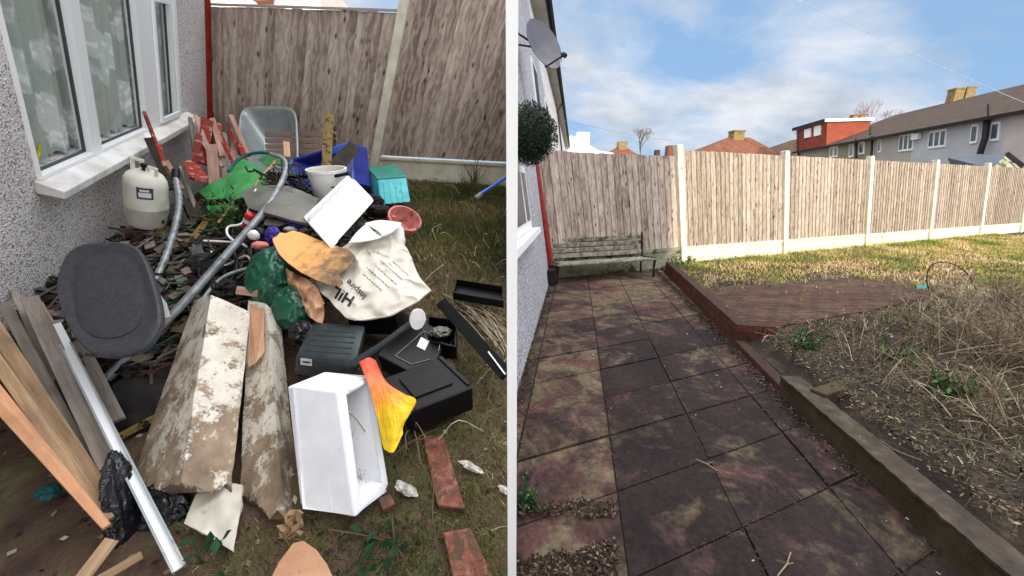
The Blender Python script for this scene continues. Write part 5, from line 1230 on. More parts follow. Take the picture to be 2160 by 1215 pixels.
# printed sack
rows = [[(650, 592, 2.28), (690, 548, 2.42), (742, 508, 2.52), (800, 486, 2.62), (836, 492, 2.66)],
        [(690, 628, 2.18), (735, 582, 2.30), (785, 540, 2.42), (832, 520, 2.54), (862, 530, 2.58)],
        [(728, 668, 2.10), (786, 628, 2.20), (834, 592, 2.30), (868, 576, 2.40), (884, 582, 2.42)],
        [(748, 676, 2.10), (812, 668, 2.12), (870, 642, 2.20), (898, 622, 2.28), (910, 612, 2.32)]]
sk = thing('printed_sack', D(780, 670, 2.1), 'off-white printed plastic sack with upside-down lettering in the middle of the heap', 'sack')
fn = ctrl_surface([[D(*p) for p in r] for r in rows], .030, 7, 2, True)
q = MB(); q.grid(fn, 80, 84, .010); so_ = q.build('sack_body', 'sack plastic', sk, smooth=60)
from mathutils.bvhtree import BVHTree
bvh = BVHTree.FromPolygons(q.v, q.f)
def decal(text, x, y, dx_, dy_, size, m_, nm, bold=0.0):
    cu_ = bpy.data.curves.new('lettering', 'FONT'); cu_.body = text; cu_.size = 1; cu_.offset = bold; ob_ = bpy.data.objects.new('lettering_tmp', cu_)
    me = bpy.data.meshes.new_from_object(ob_); bpy.data.objects.remove(ob_)
    bm = bmesh.new(); bm.from_mesh(me); bmesh.ops.subdivide_edges(bm, edges=[e for e in bm.edges if e.calc_length() > .3], cuts=2); bmesh.ops.triangulate(bm, faces=bm.faces)
    l_ = math.hypot(dx_, dy_); dx_, dy_ = dx_ / l_, dy_ / l_; ux, uy = dy_, -dx_
    ok = True; vs = []
    for v_ in bm.verts:
        X, Y = x + (dx_ * v_.co.x + ux * v_.co.y) * size, y + (dy_ * v_.co.x + uy * v_.co.y) * size
        h = bvh.ray_cast(C0, nz(ray(X, Y)))
        vs.append((h[0] if h[0] else D(X, Y, 2.25)) + toC(D(X, Y, 2.2)) * .004)
    fs = [[v_.index for v_ in f.verts] for f in bm.faces]; bm.free()
    q = MB(); q.add(vs, fs); q.build(nm, m_, sk)
decal('HIL', 750, 628, -37, -22, 33, 'print dark', 'lettering', .03)
decal('Inspire', 774, 624, -46, -44, 19, 'print dark', 'lettering', .01)
for k, (tx, x, y) in enumerate((('Xxxxxx xxxxx', 822, 604), ('xxxx xxxxxxx xx', 836, 600), ('xxxxx xxxx', 846, 594), ('xxx xxxxxx', 862, 592))): pass
q = MB()
for k, (x, y, n_) in enumerate(((806, 612, 7), (822, 606, 9), (838, 600, 8), (848, 588, 9), (862, 580, 7))):
    xx, yy_ = x, y; rn = random.Random(k)
    for j in range(n_):
        ln_ = rn.uniform(3, 8)
        P = []
        for (s_, t_) in ((0, 0), (ln_, 0), (ln_, 2.2), (0, 2.2)):
            X, Y = xx - .74 * s_ - .6 * t_, yy_ - .66 * s_ + .7 * t_; h = bvh.ray_cast(C0, nz(ray(X, Y))); P.append((h[0] or D(X, Y, 2.3)) + toC(D(X, Y, 2.2)) * .004)
        q.add(P, [[0, 1, 2, 3]]); xx -= .74 * (ln_ + 2); yy_ -= .66 * (ln_ + 2)
o = q.build('small_print', 'print faded', sk)
fn = ctrl_surface([[D(735, 512, 2.44), D(752, 490, 2.5), D(772, 472, 2.58)], [D(770, 508, 2.42), D(790, 500, 2.46), D(806, 498, 2.5)], [D(806, 497, 2.48), D(822, 488, 2.52), D(846, 474, 2.58)], [D(770, 472, 2.6), D(800, 466, 2.62), D(840, 470, 2.62)]], .012, 8, 5)
q = MB(); q.grid(fn, 18, 14, .006); o = q.build('white_bag', 'white plastic', smooth=60); tag(o, 'torn white plastic bag between the upturned polystyrene box and the printed sack', 'bag')
q = MB(); q.blob(D(838, 505, 2.66), _r * .055, _d * .11, _f * .05, 26, 18, .1, 2, 3); o = q.build('white_pillow', 'white plastic', smooth=60); tag(o, 'rounded pale bundle at the upper right corner of the printed sack', 'bundle')
# orange foam piece
oo, nn_ = plane_of((580, 500, 2.40), (745, 545, 2.34), (690, 600, 2.14))
ol = [(576, 512), (574, 503), (584, 498), (590, 490), (602, 492), (618, 486), (640, 492), (668, 504), (690, 512), (712, 520), (734, 524), (750, 540), (752, 552), (738, 558), (728, 572), (716, 578), (722, 590), (726, 600), (712, 604), (690, 600), (664, 590), (636, 576), (608, 556), (588, 536)]
q = MB(); q.plate([on(x, y, oo, nn_) for x, y in ol], -toC(oo) * .035); o = q.build('foam_pad', 'orange foam dirty', bevel=.006); tag(o, 'torn orange foam pad, dirty at its right end, lying over the printed sack', 'foam pad')
# paper and green bag
fn = ctrl_surface([[D(592, 556, 2.36), D(612, 572, 2.3), D(650, 590, 2.24)], [D(604, 592, 2.3), D(632, 604, 2.2), D(672, 612, 2.2)], [D(622, 618, 2.26), D(650, 632, 2.16), D(684, 652, 2.18)], [D(640, 650, 2.24), D(655, 670, 2.16), D(680, 682, 2.16)]], .055, 9, 3, True)
q = MB(); q.grid(fn, 56, 46, .008); o = q.build('paper_bag', 'kraft paper', smooth=30); tag(o, 'crumpled tan paper bag under the orange foam pad', 'paper bag')
q = MB(); q.blob(D(574, 588, 2.36), _r * .14 + _d * .05, _d * .18 - _r * .05, _f * .1, 70, 54, .10, 1.5, 3, True); q.blob(D(622, 650, 2.26), _r * .125, _d * .13, _f * .1, 70, 54, .10, 1.6, 8, True)
o = q.build('bin_bag', 'bin bag green', smooth=70); tag(o, 'shiny dark green bin bag left of the printed sack', 'bin bag')
# small toys and packets
tp = thing('toy_bundle', D(550, 520, 2.5), 'small pink toy with black and white top left of the orange foam pad', 'toy')
q = MB(); q.blob(D(549, 518, 2.5), _r * .055, _d * .028, _f * .04, 24, 16, .14, 2.4, 1); q.build('toy_body', 'pink plastic', tp, smooth=60)
q = MB(); q.blob(D(536, 496, 2.56), _r * .04, _d * .035, _f * .04, 20, 14, .15, 2.5, 4); q.build('toy_head', 'label white', tp, smooth=60)
q = MB(); q.blob(D(545, 492, 2.58), _r * .045, _d * .04, _f * .03, 20, 14, .2, 2.6, 9); q.build('toy_hood', 'black plastic', tp, smooth=60)
for (x, y, z, a, b_, s_, lab, m_) in ((574, 496, 2.6, .05, .055, 2, 'purple plastic packet left of the orange foam pad', 'purple plastic'), (622, 474, 2.7, .07, .03, 5, 'purple and white wrapper under the upturned polystyrene box corner', 'purple plastic'), (612, 484, 2.68, .04, .02, 7, 'white crumpled wrapper between the two purple ones', 'white plastic')):
    q = MB(); q.blob(D(x, y, z), _r * a, _d * b_, _f * .03, 26, 18, .22, 2.8, s_, True); o = q.build('wrapper', m_, smooth=60); tag(o, lab, 'wrapper')
cn = thing('drink_can', D(524, 480, 2.75), 'red and white drink can below the curved grey sheet', 'can')
bc, ac = D(521, 480, 2.78), nz(VL + _r * .25); q = MB(); q.lathe(bc, ac, [(0, 0), (.034, 0), (.036, .01), (.036, .115), (.03, .125), (0, .125)], 20); q.build('can_body', 'red can', cn, smooth=40)
q = MB(); q.lathe(bc, ac, [(.0365, .05), (.0366, .08)], 20); q.build('can_band', 'label white', cn, smooth=True)
fn = ctrl_surface([[D(560, 462, 2.72), D(590, 464, 2.72)], [D(556, 474, 2.68), D(612, 480, 2.66)]], .01, 8, 1); q = MB(); q.grid(fn, 10, 8, .01); o = q.build('grey_lid', 'grey slab', smooth=60); tag(o, 'small pale grey lid left of the purple and white wrapper', 'lid')
plk('dark_bar', 560, 490, 2.66, 612, 476, 2.68, .035, .02, 'black plastic', 'short black plastic bar above the orange foam pad', 'bar')
# more junk in the middle of the heap
for pts_, r_, m_, lab in (([(420, 640, 2.3), (470, 585, 2.42), (545, 560, 2.5)], .012, 'grey pipe', 'thin grey tube below the long pipe, near the broad casing top'),
    ([(395, 560, 2.62), (450, 600, 2.5), (520, 605, 2.42)], .015, 'black plastic', 'black plastic tube crossing under the long pipe'),
    ([(445, 530, 2.66), (470, 560, 2.58), (520, 540, 2.6), (535, 575, 2.5)], .007, 'cream enamel', 'thin cream cable looping beside the green bin bag'),
    ([(330, 560, 2.5), (380, 600, 2.45), (400, 660, 2.3)], .011, 'black plastic', 'black tube behind the dark chair seat')):
    q = MB(); q.tube(spline([D(*p) for p in pts_], 16), r_, 8); o = q.build('tube_scrap', m_, smooth=True); tag(o, lab, 'tube')
for x, y, z, a, b_, ax3, s_, m_, lab in ((470, 610, 2.45, .10, .07, .08, 3, 'dark fabric', 'black rag at the top of the two timber casings'), (420, 605, 2.5, .08, .06, .07, 8, 'bin bag black', 'shiny black plastic scrap left of the broad casing top'),
    (650, 700, 2.2, .09, .07, .08, 5, 'bin bag black', 'black plastic film behind the watering can'), (520, 430, 3.0, .07, .04, .07, 6, 'dark fabric', 'dark rag at the left end of the curved grey sheet'), (780, 425, 3.3, .11, .06, .08, 7, 'dark fabric', 'dark grey cloth between the turquoise crate and the upturned polystyrene box'),
    (930, 700, 2.3, .06, .03, .1, 9, 'grey slab', 'grey crumpled film beside the white rose of the watering can')):
    q = MB(); q.blob(D(x, y, z), _r * a, _d * b_, _f * ax3, 34, 24, .22, 1.8, s_, True); o = q.build('rag', m_, smooth=60); tag(o, lab, 'rag')
for a in ((500, 612, 2.3, 545, 618, 2.28, .05, 'pink timber', 'short pale wood end lying over the casing tops'), (360, 735, 2.2, 398, 690, 2.3, .05, 'dark timber', 'dark board stub beside the long pipe below the chair seat'), (250, 840, 2.0, 380, 770, 2.15, .06, 'dark timber', 'dark plank in the hollow under the rusty sheet'), (440, 470, 2.9, 500, 455, 2.95, .03, 'dark timber', 'dark stick under the green trailing plant'),
          (245, 925, 1.85, 330, 880, 1.95, .035, 'mossy timber', 'mossy stick low in the hollow beside the white rail')):
    plk('board', *a[:7], .018, a[7], a[8], 'board')
# wire plant rack and green foliage below the green bag
q = MB()
for pts_ in ([(540, 400, 2.95), (528, 430, 2.85), (512, 470, 2.75), (482, 478, 2.72), (480, 495, 2.68), (498, 512, 2.62)], [(430, 508, 2.7), (500, 512, 2.66), (520, 520, 2.6)]):
    q.tube(spline([D(*p) for p in pts_], 20), .008, 8)
o = q.build('wire_rack', 'upvc', smooth=True); tag(o, 'thin white wire frame left of the long pipe bend', 'frame')
G = 'bent black tubular chair frames in the heap'
for k, (pts_, lab) in enumerate((([(400, 585, 2.5), (440, 545, 2.55), (480, 520, 2.6), (500, 560, 2.5), (470, 620, 2.4)], 'black bent chair frame left of the long pipe'),
                          ([(500, 590, 2.4), (540, 560, 2.5), (520, 620, 2.35), (470, 640, 2.3)], 'black bent chair frame right of the long pipe'))):
    q = MB(); q.tube(spline([D(*p) for p in pts_], 24), .014, 10); o = q.build('bent_chair_tube', 'black plastic', smooth=True); tag(o, lab, 'chair frame', G)
q = MB(); q.blob(D(440, 565, 2.62), _r * .16, _d * .1, _f * .1, 30, 22, .2, 2.6, 6.0); o = q.build('dark_sack', 'dark fabric', smooth=60); tag(o, 'black cloth bundle between the pipe and the wooden drawer', 'sack')
tonemat('fresh leaves', [(0, srgb(18, 50, 32)), (.4, srgb(38, 80, 40)), (.75, srgb(74, 108, 50)), (1, srgb(140, 144, 76))], .6)
q = MB(); rnd = random.Random(8)
def leaf(q, p, d, w, l, nrm, tn):
    s_ = nz(d.cross(nrm)) * w; q.add([p, p + d * l * .5 + s_ + nrm * l * .06, p + d * l, p + d * l * .5 - s_ + nrm * l * .06], [[0, 1, 2, 3]], tn)
for k in range(620):
    c_ = D(rnd.gauss(478, 24), rnd.gauss(465, 22), rnd.uniform(2.86, 3.0)); leaf(q, c_, nz(rv(rnd) + VL * .4), rnd.uniform(.004, .008), rnd.uniform(.03, .08), nz(rv(rnd)), rnd.random())
o = q.build('ivy', 'fresh leaves'); tag(o, 'green leafy trailing plant caught under the green bag', 'plant')
# watering can
wc = thing('watering_can', D(690, 792, 1.95), 'dark grey-green watering can with long spout lying above the large open polystyrene box', 'watering can')
O_ = D(622, 752, 1.93); a_ = D(752, 764, 1.86) - O_; b__ = D(657, 676, 2.18) - O_; c__ = D(620, 794, 1.98) - O_
q = MB(); q.box(O_, a_, b__ * 1.0, c__); q.build('can_body', 'green grey plastic', wc, bevel=.022, smooth=40)
q = MB()
for k in range(5): q.box(O_ + a_ * .12 + b__ * (.16 + .14 * k) - nz(c__) * .003, a_ * .76, b__ * .05, nz(c__) * .006)
q.build('grip_ridges', 'green grey plastic', wc, bevel=.002)
q = MB(); q.tube([D(748, 768, 1.88), D(800, 732, 1.9), D(866, 682, 1.94)], [.026, .017, .014], 14); q.build('spout', 'green grey plastic', wc, smooth=40)
rc = D(881, 673, 1.93); ra = nz(_r * .55 + _d * .25 - _f * .8)
q = MB(); q.lathe(rc - ra * .03, ra, [(.012, -.03), (.05, .01), (.056, .03), (.055, .036), (0, .042)], 26, sx=_d, ell=.74); q.build('rose', 'white plastic', wc, smooth=40)
q = MB(); q.box(D(634, 755, 1.905), D(658, 758, 1.893) - D(634, 755, 1.905), D(634, 769, 1.92) - D(634, 755, 1.905), toC(D(640, 760, 1.9)) * .004); q.build('label', 'label white', wc)
q = MB(); q.box(D(638, 762, 1.900), D(655, 764, 1.89) - D(638, 762, 1.900), D(638, 765, 1.905) - D(638, 762, 1.90), toC(D(640, 760, 1.9)) * .005); q.build('label_mark', 'print dark', wc)
q = MB(); q.tube(spline([D(650, 700, 2.2), D(640, 696, 2.24), D(634, 720, 2.22), D(640, 750, 2.12)], 14), .016, 10); q.build('handle', 'green grey plastic', wc, smooth=True)
# black appliance
ap = thing('appliance', D(880, 910, 1.9), 'glossy black broken appliance with a white sticker beside the orange and yellow bag', 'appliance')
O_ = D(795, 748, 2.05); a_ = D(852, 658, 2.42) - O_; b__ = D(903, 806, 1.95) - O_; c__ = D(806, 782, 2.10) - O_
q = MB(); q.box(O_, a_, b__, c__); q.build('front_panel', 'black plastic', ap, bevel=.008)
nU = nz(a_.cross(b__)); nU = nU if nU.dot(C0 - O_) > 0 else -nU
mat('grey trim', srgb(110, 112, 116), 5, 2, .4, bump=0)
q = MB()
for (u0, v0, u1, v1) in ((.12, .30, .80, .55), (.80, .55, .80, .88), (.12, .30, .12, .62), (.12, .62, .35, .88)):
    A, B = O_ + a_ * u0 + b__ * v0 + nU * .003, O_ + a_ * u1 + b__ * v1 + nU * .003; q.bar(A, B, .004, .004, nU)
q.build('trim_line', 'grey trim', ap)
q = MB(); q.box(O_ + a_ * .46 + b__ * .56, a_ * .20, b__ * .17, nU * .004); q.build('sticker', 'label white', ap)
O2 = D(802, 798, 1.86); a2, b2, c2 = D(934, 752, 1.98) - O2, D(862, 872, 1.74) - O2, -nL * .16
q = MB(); q.box(O2, a2, b2, c2); q.build('case', 'black plastic', ap, bevel=.012)
n2u = nz(a2.cross(b2)); n2u = n2u if n2u.dot(C0 - O2) > 0 else -n2u
q = MB(); q.box(O2 + a2 * .2 + b2 * .2, a2 * .6, b2 * .55, n2u * .012); q.build('vent_panel', 'black plastic', ap, bevel=.004)
bt2 = thing('black_tub', D(800, 720, 2.3), 'black plastic tub wedged between the printed sack and the watering can spout', 'tub')
crate(bt2, 'tub_body', 'black plastic', D(742, 704, 2.36), D(842, 706, 2.28) - D(742, 704, 2.36), D(760, 668, 2.6) - D(742, 704, 2.36), nL * .12, .012, .005)
bt3 = thing('black_tub', D(930, 740, 2.2), 'black plastic tub half hidden behind the broken appliance, beside the black plank', 'tub')
crate(bt3, 'tub_body', 'black plastic', D(900, 745, 2.28), D(964, 760, 2.2) - D(900, 745, 2.28), D(905, 690, 2.5) - D(900, 745, 2.28), nL * .10, .012, .005)
q = MB(); q.bar(O2 + a2 * .95, O2 + a2 * .98 + b2 * .9, .02, .02, n2u); q.build('edge_strip', 'black plastic', ap, bevel=.003)
# orange/yellow carrier bag
fn = ctrl_surface([[D(760, 762, 1.711), D(778, 754, 1.767), D(792, 760, 1.767)], [D(774, 800, 1.693), D(797, 795, 1.730), D(815, 805, 1.730)], [D(788, 850, 1.674), D(815, 835, 1.693), D(852, 830, 1.711)], [D(798, 890, 1.655), D(824, 880, 1.637), D(877, 846, 1.674)], [D(805, 930, 1.618), D(830, 920, 1.600), D(852, 895, 1.637)], [D(810, 948, 1.600), D(830, 953, 1.581), D(850, 915, 1.618)]], .012, 13, 2)
q = MB(); q.grid(fn, 44, 26, .008, uvscale=(1, 1)); o = q.build('carrier_bag', 'orange yellow bag', smooth=60); tag(o, 'crumpled orange and yellow carrier bag right of the large open polystyrene box', 'carrier bag')
# black plank, tray and sheeting at the right
plk('plank', 932, 638, 2.42, 1068, 790, 1.98, .075, .04, 'black plastic', 'black plank slanting down to the right edge below the grass', tn=.5)
tr = thing('black_tray', D(1000, 640, 2.5), 'shallow black plastic tray lying in the weeds beside the boundary', 'tray')
crate(tr, 'tray_body', 'black plastic', D(956, 632, 2.62), D(1062, 650, 2.56) - D(956, 632, 2.62), D(962, 602, 2.80) - D(956, 632, 2.62), nL * .06, .01, .003)
plk('metal_strip', 1030, 742, 2.05, 1066, 790, 1.96, .008, .01, 'upvc', 'thin white strip along the lower end of the black plank', 'strip')
bh = thing('broom', D(1000, 415, 3.9), 'blue handled tool lying on the grass against the gravel board', 'tool')
q = MB(); q.tube([D(1008, 412, 3.7), D(1078, 368, 3.9)], .014, 8); q.build('pole', 'blue plastic light', bh, smooth=True)
q = MB(); q.bar(D(1004, 418, 3.68), D(1016, 408, 3.70), .05, .03, nL); q.build('tool_head', 'grey slab', bh, bevel=.004)
# pink clay pot lump
pk = thing('plant_pot', D(850, 490, 3.0), 'broken pink clay pot right of the upturned polystyrene box', 'pot')
q = MB(); pc_, pa_ = D(846, 480, 2.98), nz(VL + _r * .35 - _f * .5); q.lathe(pc_ - pa_ * .04, pa_, [(0, 0), (.085, 0), (.125, .10), (.13, .15), (.115, .155), (.10, .10), (.06, .03), (0, .02)], 28); q.build('pot_body', 'pink clay', pk, smooth=40)
q = MB(); q.blob(D(826, 458, 2.95), _r * .035, _d * .02, _f * .03, 16, 12, .2, 2.5, 2); q.build('shard', 'pink plastic', pk, smooth=60)
q = MB(); q.blob(D(798, 446, 3.0), _r * .10, _d * .05, _f * .09, 26, 18, .25, 2.8, 3); o = q.build('dark_sack', 'dark fabric', smooth=60); tag(o, 'dark cloth bundle between the upturned polystyrene box and the pink pot', 'sack')
# bricks
G = 'red brick pieces in the weeds'
for pts_, z_, lab in ((((892, 925), (934, 915), (982, 1074), (922, 1066)), .03, 'long dusty red brick slab below the black appliance'), (((934, 1122), (992, 1112), (1046, 1230), (958, 1230)), .025, 'broken red brick slab at the bottom right corner of the junk yard'),
                     (((926, 762), (950, 754), (962, 776), (934, 790)), .10, 'orange brick corner just right of the black appliance'), (((797, 1050), (822, 1040), (834, 1062), (806, 1076)), .05, 'small dark red brick chip right of the large open polystyrene box')):
    q = MB(); q.plate([L(x, y, z_) for x, y in pts_], -nL * .05); o = q.build('brick', 'brick piece', bevel=.006); tag(o, lab, 'brick', G)
for x, y, a, b_, s_, lab in ((995, 985, .05, .022, 1, 'white torn scrap right of the long red brick slab'), (858, 1032, .05, .03, 3, 'grey crumpled scrap below the yellow bag'), (1063, 1033, .02, .02, 5, 'small white scrap at the boundary low in the junk yard')):
    q = MB(); c_ = L(x, y, .035); q.blob(c_, _r * a + _d * a * .5, FL.cross(nL) * b_ * .8, nL * .010, 26, 18, .42, 1.8, s_); o = q.build('litter_scrap', 'dull scrap', smooth=60); tag(o, lab, 'scrap', 'pale scraps on the weeds')
q = MB(); q.blob(L(100, 1038, .0), _r * .04, _d * .03, _f * .03, 18, 14, .25, 2.8, 2, True); o = q.build('teal_rag', 'teal cloth', smooth=60); tag(o, 'small teal rag on the soil below the leaning planks', 'rag')

# grass, stalks and leaves of the left yard --------------------------------
tonemat('rough grass', [(0, srgb(44, 54, 26)), (.3, srgb(82, 92, 40)), (.5, srgb(114, 110, 60)), (.65, srgb(92, 66, 48)), (.85, srgb(150, 134, 96)), (1, srgb(190, 178, 144))])
tonemat('dead stalks', [(0, srgb(70, 54, 44)), (.4, srgb(112, 92, 74)), (.8, srgb(158, 142, 118)), (1, srgb(190, 178, 152))])
tonemat('leaf litter', [(0, srgb(34, 28, 24)), (.3, srgb(64, 50, 40)), (.6, srgb(104, 84, 68)), (.85, srgb(140, 120, 100)), (1, srgb(182, 172, 158))])
def lg(p):    # left ground surface
    dip = max(0, 1 - max(0, (p - LC).dot(LWn)) / 1.6); q_ = p - nL * Lh(p)
    return q_ + nL * (-.16 * dip + .035 * mn.noise(q_ * 2.2) + .018 * mn.noise(q_ * 7) + .0)
def blade(q, p, d, l, w, tn, droop, up):
    s_ = nz(d.cross(up) + Vector((1e-4, 0, 0))) * w; m_ = p + d * l * .55; e = p + d * l - up * l * droop
    q.add([p - s_, p + s_, m_ + s_ * .7 - up * l * droop * .25, e, m_ - s_ * .7 - up * l * droop * .25], [[0, 1, 2, 4], [4, 2, 3]], tn)
rnd = random.Random(21); q = MB(); N = 0
while N < 75000:
    p = L0 + (LC - L0) + FL * rnd.uniform(.6, 6) + DL * rnd.uniform(-5.2, 0); p = p - nL * Lh(p); x, y = px(p)
    if not (380 < x < 1100 and 340 < y < 1260): continue
    edge = 760 if y > 1000 else (800 if y > 800 else 850)
    if x < edge and not (y > 1090 and rnd.random() < .5): 
        if not (x > edge - 60 and rnd.random() < .3): continue
    cl = mn.noise(p * 1.8); 
    if rnd.random() > .75 + cl * .8 and y > 420: continue
    z = (p - C0).dot(_f); far = min(max((z - 2.2) / 2, 0), 1)
    patch = mn.noise(p * 1.3 + Vector((5, 5, 5)))
    tn = min(max(rnd.gauss(.30 + patch * .75 + (.12 if z < 2.2 else 0), .2), 0), 1); l = rnd.uniform(.025, .085) * (1 + .5 * far)
    d = nz(nL + rv(rnd) * .9); blade(q, lg(p) - nL * .005, d, l, rnd.uniform(.0010, .0022) * (1 + .4 * far), tn, rnd.uniform(.1, .6), nL); N += 1
o = q.build('grass', 'rough grass'); tag(o, 'rough olive and brown grass right of the junk heap', 'grass', kind='stuff')
q = MB()
for k in range(1500):
    p = LC + FL * rnd.uniform(.8, 6) + DL * rnd.uniform(-5.2, -.3); p = p - nL * Lh(p); x, y = px(p)
    if not (860 < x < 1100 and 400 < y < 1240) and not (x > 800 and y > 960 and y < 1240): continue
    p = lg(p); d = nz(rv(rnd) + nL * .25); l = rnd.uniform(.08, .36); q.tube(spline([p, p + d * l * .5 + nL * rnd.uniform(.0, .10), p + d * l + rv(rnd) * .05 + nL * .01], 6), rnd.uniform(.0012, .0032), 4, rnd.random(), cap=False)
for k in range(26):    # pale long stalks around the black tray
    A = L(rnd.uniform(930, 1010), rnd.uniform(610, 680), .06); B = L(rnd.uniform(1040, 1090), rnd.uniform(660, 760), .12); q.tube(spline([A, (A + B) / 2 + nL * rnd.uniform(.02, .08), B], 6), rnd.uniform(.0015, .003), 4, rnd.uniform(.7, 1), cap=False)
o = q.build('dead_stalks', 'dead stalks'); tag(o, 'dry tangled stalks over the grass of the junk yard', 'stalks', kind='stuff')
q = MB()
for k in range(5200):
    p = LC + FL * rnd.uniform(-1, 6) + DL * rnd.uniform(-5.6, 0); p = p - nL * Lh(p); x, y = px(p)
    if not (-40 < x < 1100 and 380 < y < 1260): continue
    p = lg(p) + nL * .006; d = nz(rv(rnd)); d = nz(d - nL * d.dot(nL) * .8); leaf(q, p, d, rnd.uniform(.004, .014), rnd.uniform(.012, .045), nz(nL + rv(rnd) * .6), rnd.random() ** 1.4)
o = q.build('leaf_litter', 'leaf litter'); tag(o, 'brown leaf litter on the soil around the junk heap', 'leaf litter', kind='stuff')
G = 'bramble plants in the junk yard'
for x, y, n_, lab in ((800, 1160, 16, 'dark green broad leaved weed at the bottom right of the large open polystyrene box'), (440, 1180, 10, 'small green weed below the off-white board')):
    q = MB(); b0 = L(x, y, 0); rn = random.Random(x)
    for k in range(n_):
        d = nz(rv(rn) + nL * .8); st = b0 + rv(rn) * .05; e = st + d * rn.uniform(.04, .1); leaf(q, e, nz(rv(rn) + nL * .2), .016, rn.uniform(.04, .06), nz(nL + rv(rn) * .4), rn.uniform(0, .3)); q.tube([st, e], .002, 4, .2)
    o = q.build('weed', 'fresh leaves'); tag(o, lab, 'weed', G)
# twiggy bush by the gravel board
for x, y, h_, lab in ((1000, 395, .5, 'thin leafless twiggy bush against the gravel board'), (985, 410, .3, 'smaller leafless bush left of the twiggy one')):
    q = MB(); b0 = L(x, y, 0); rn = random.Random(x)
    for k in range(26):
        d = nz(nL + rv(rn) * .45); e = b0 + d * h_ * rn.uniform(.4, 1); q.tube(spline([b0 + rv(rn) * .04, lerp(b0, e, .5) + rv(rn) * .03, e], 6), .0035, 4, rn.random() * .6, cap=False)
    o = q.build('twig_bush', 'dead stalks'); tag(o, lab, 'bush', 'leafless bushes at the left fence')

# =================================================================== RIGHT: objects
CUR[0] = 'R'
# bench
mat('bench wood', [(.3, srgb(84, 80, 68)), (.5, srgb(128, 122, 110)), (.68, srgb(170, 164, 152))], 14, 6, .9, bump=.4, bscale=60, stretch=(1, 1, 1), use_tone=.4, stain=(srgb(66, 66, 40), 9, .56))
mat('iron', srgb(34, 30, 30), 6, 3, .6, bump=.1)
A_, B_ = R(1174, 601), R(1384, 584); ux_ = nz(B_ - A_); un = nz(Vector((-ux_.y, ux_.x, 0))); un = un if un.y > 0 else -un; Lb = (B_ - A_).length
bn = thing('garden_bench', (A_ + B_) / 2, 'weathered grey slatted garden bench standing against the shaded fence panel', 'bench')
SH, BT = .305, .665
for k in range(4):
    q = MB(); q.bar(A_ + un * (.02 + .10 * k) + Z * (SH - .008 * k), B_ + un * (.02 + .10 * k) + Z * (SH - .008 * k), .082, .026, Z, .3 + .17 * k); q.build('seat_slat', 'bench wood', bn, bevel=.004)
for k in range(4):
    z_ = SH + .07 + .083 * k; o_ = un * (.40 + .025 * k)
    q = MB(); q.bar(A_ + o_ + Z * z_ + ux_ * .03, B_ + o_ + Z * z_ - ux_ * .03, .068, .024, -un, .9 - .2 * k); q.build('back_slat', 'bench wood', bn, bevel=.004)
for P, s_ in ((A_, 1), (B_, -1)):
    P = P + ux_ * .03 * s_
    for off_, top_ in ((.03, SH - .02), (.38, SH - .02)):
        q = MB(); q.tube([P + un * off_, P + un * off_ + Z * top_ * .5 + un * .015, P + un * off_ + Z * top_], [.020, .016, .022], 8); q.build('leg', 'iron', bn, smooth=True)
    q = MB(); q.tube(spline([P + un * .38 + Z * SH, P + un * .44 + Z * (BT + .04)], 4), .018, 8); q.build('back_upright', 'iron', bn, smooth=True)
    q = MB(); q.bar(P + un * .0 + Z * (SH + .012), P + un * .40 + Z * (SH - .01), .03, .03, Z); q.build('side_rail', 'iron', bn, bevel=.004)
# satellite dish
zq = (RW(1092, 90) - C0).dot(_f)
sdh = thing('satellite_dish', RW(1092, 86), 'grey oval satellite dish with front arm fixed high on the house wall', 'satellite dish')
mat('dish grey', [(.3, srgb(78, 78, 86)), (.7, srgb(104, 104, 112))], 3, 4, .55, bump=.05)
zd = zq * .97; ccd = D(1147, 94, zd); ad = nz(_r * .62 - _d * .15 - _f * .77); kd_ = zd / 800
q = MB(); rD = 53 * kd_
q.lathe(ccd - ad * .05, ad, [(0, 0), (rD * .3, .008), (rD * .6, .028), (rD * .85, .052), (rD, .07), (rD * 1.01, .064), (rD * .86, .04), (rD * .6, .016), (rD * .3, -.004), (0, -.012)], 40, sx=nz(_r + _d), ell=.92); q.build('reflector', 'dish grey', sdh, smooth=50)
lnb = D(1190, 116, zd * .93)
low = ccd + nz(_d - ad * _d.dot(ad)) * rD * .95
q = MB(); q.tube([ccd - ad * .07, low - ad * .01, lnb + _d * .0], .011, 8); q.build('arm', 'iron', sdh, smooth=True)
q = MB(); dl_ = nz(ccd - lnb); q.lathe(lnb - dl_ * .03, dl_, [(0, 0), (.026, 0), (.030, .05), (.018, .055), (.018, .08), (0, .08)], 16); q.build('receiver', 'iron', sdh, smooth=40)
q = MB(); q.tube(spline([lnb + _d * .02, lnb + _d * .13 + _r * .01, lnb + _d * .16 - _r * .03, lnb + _d * .05 - _r * .05], 14), .004, 6); q.build('cable', 'pale cable', sdh, smooth=True)
q = MB(); q.tube([RW(1080, 62), ccd - ad * .07], .012, 8); q.build('bracket', 'iron', sdh, smooth=True); q = MB(); q.tube([RW(1080, 92), ccd - ad * .07], .012, 8); q.build('bracket', 'iron', sdh, smooth=True)
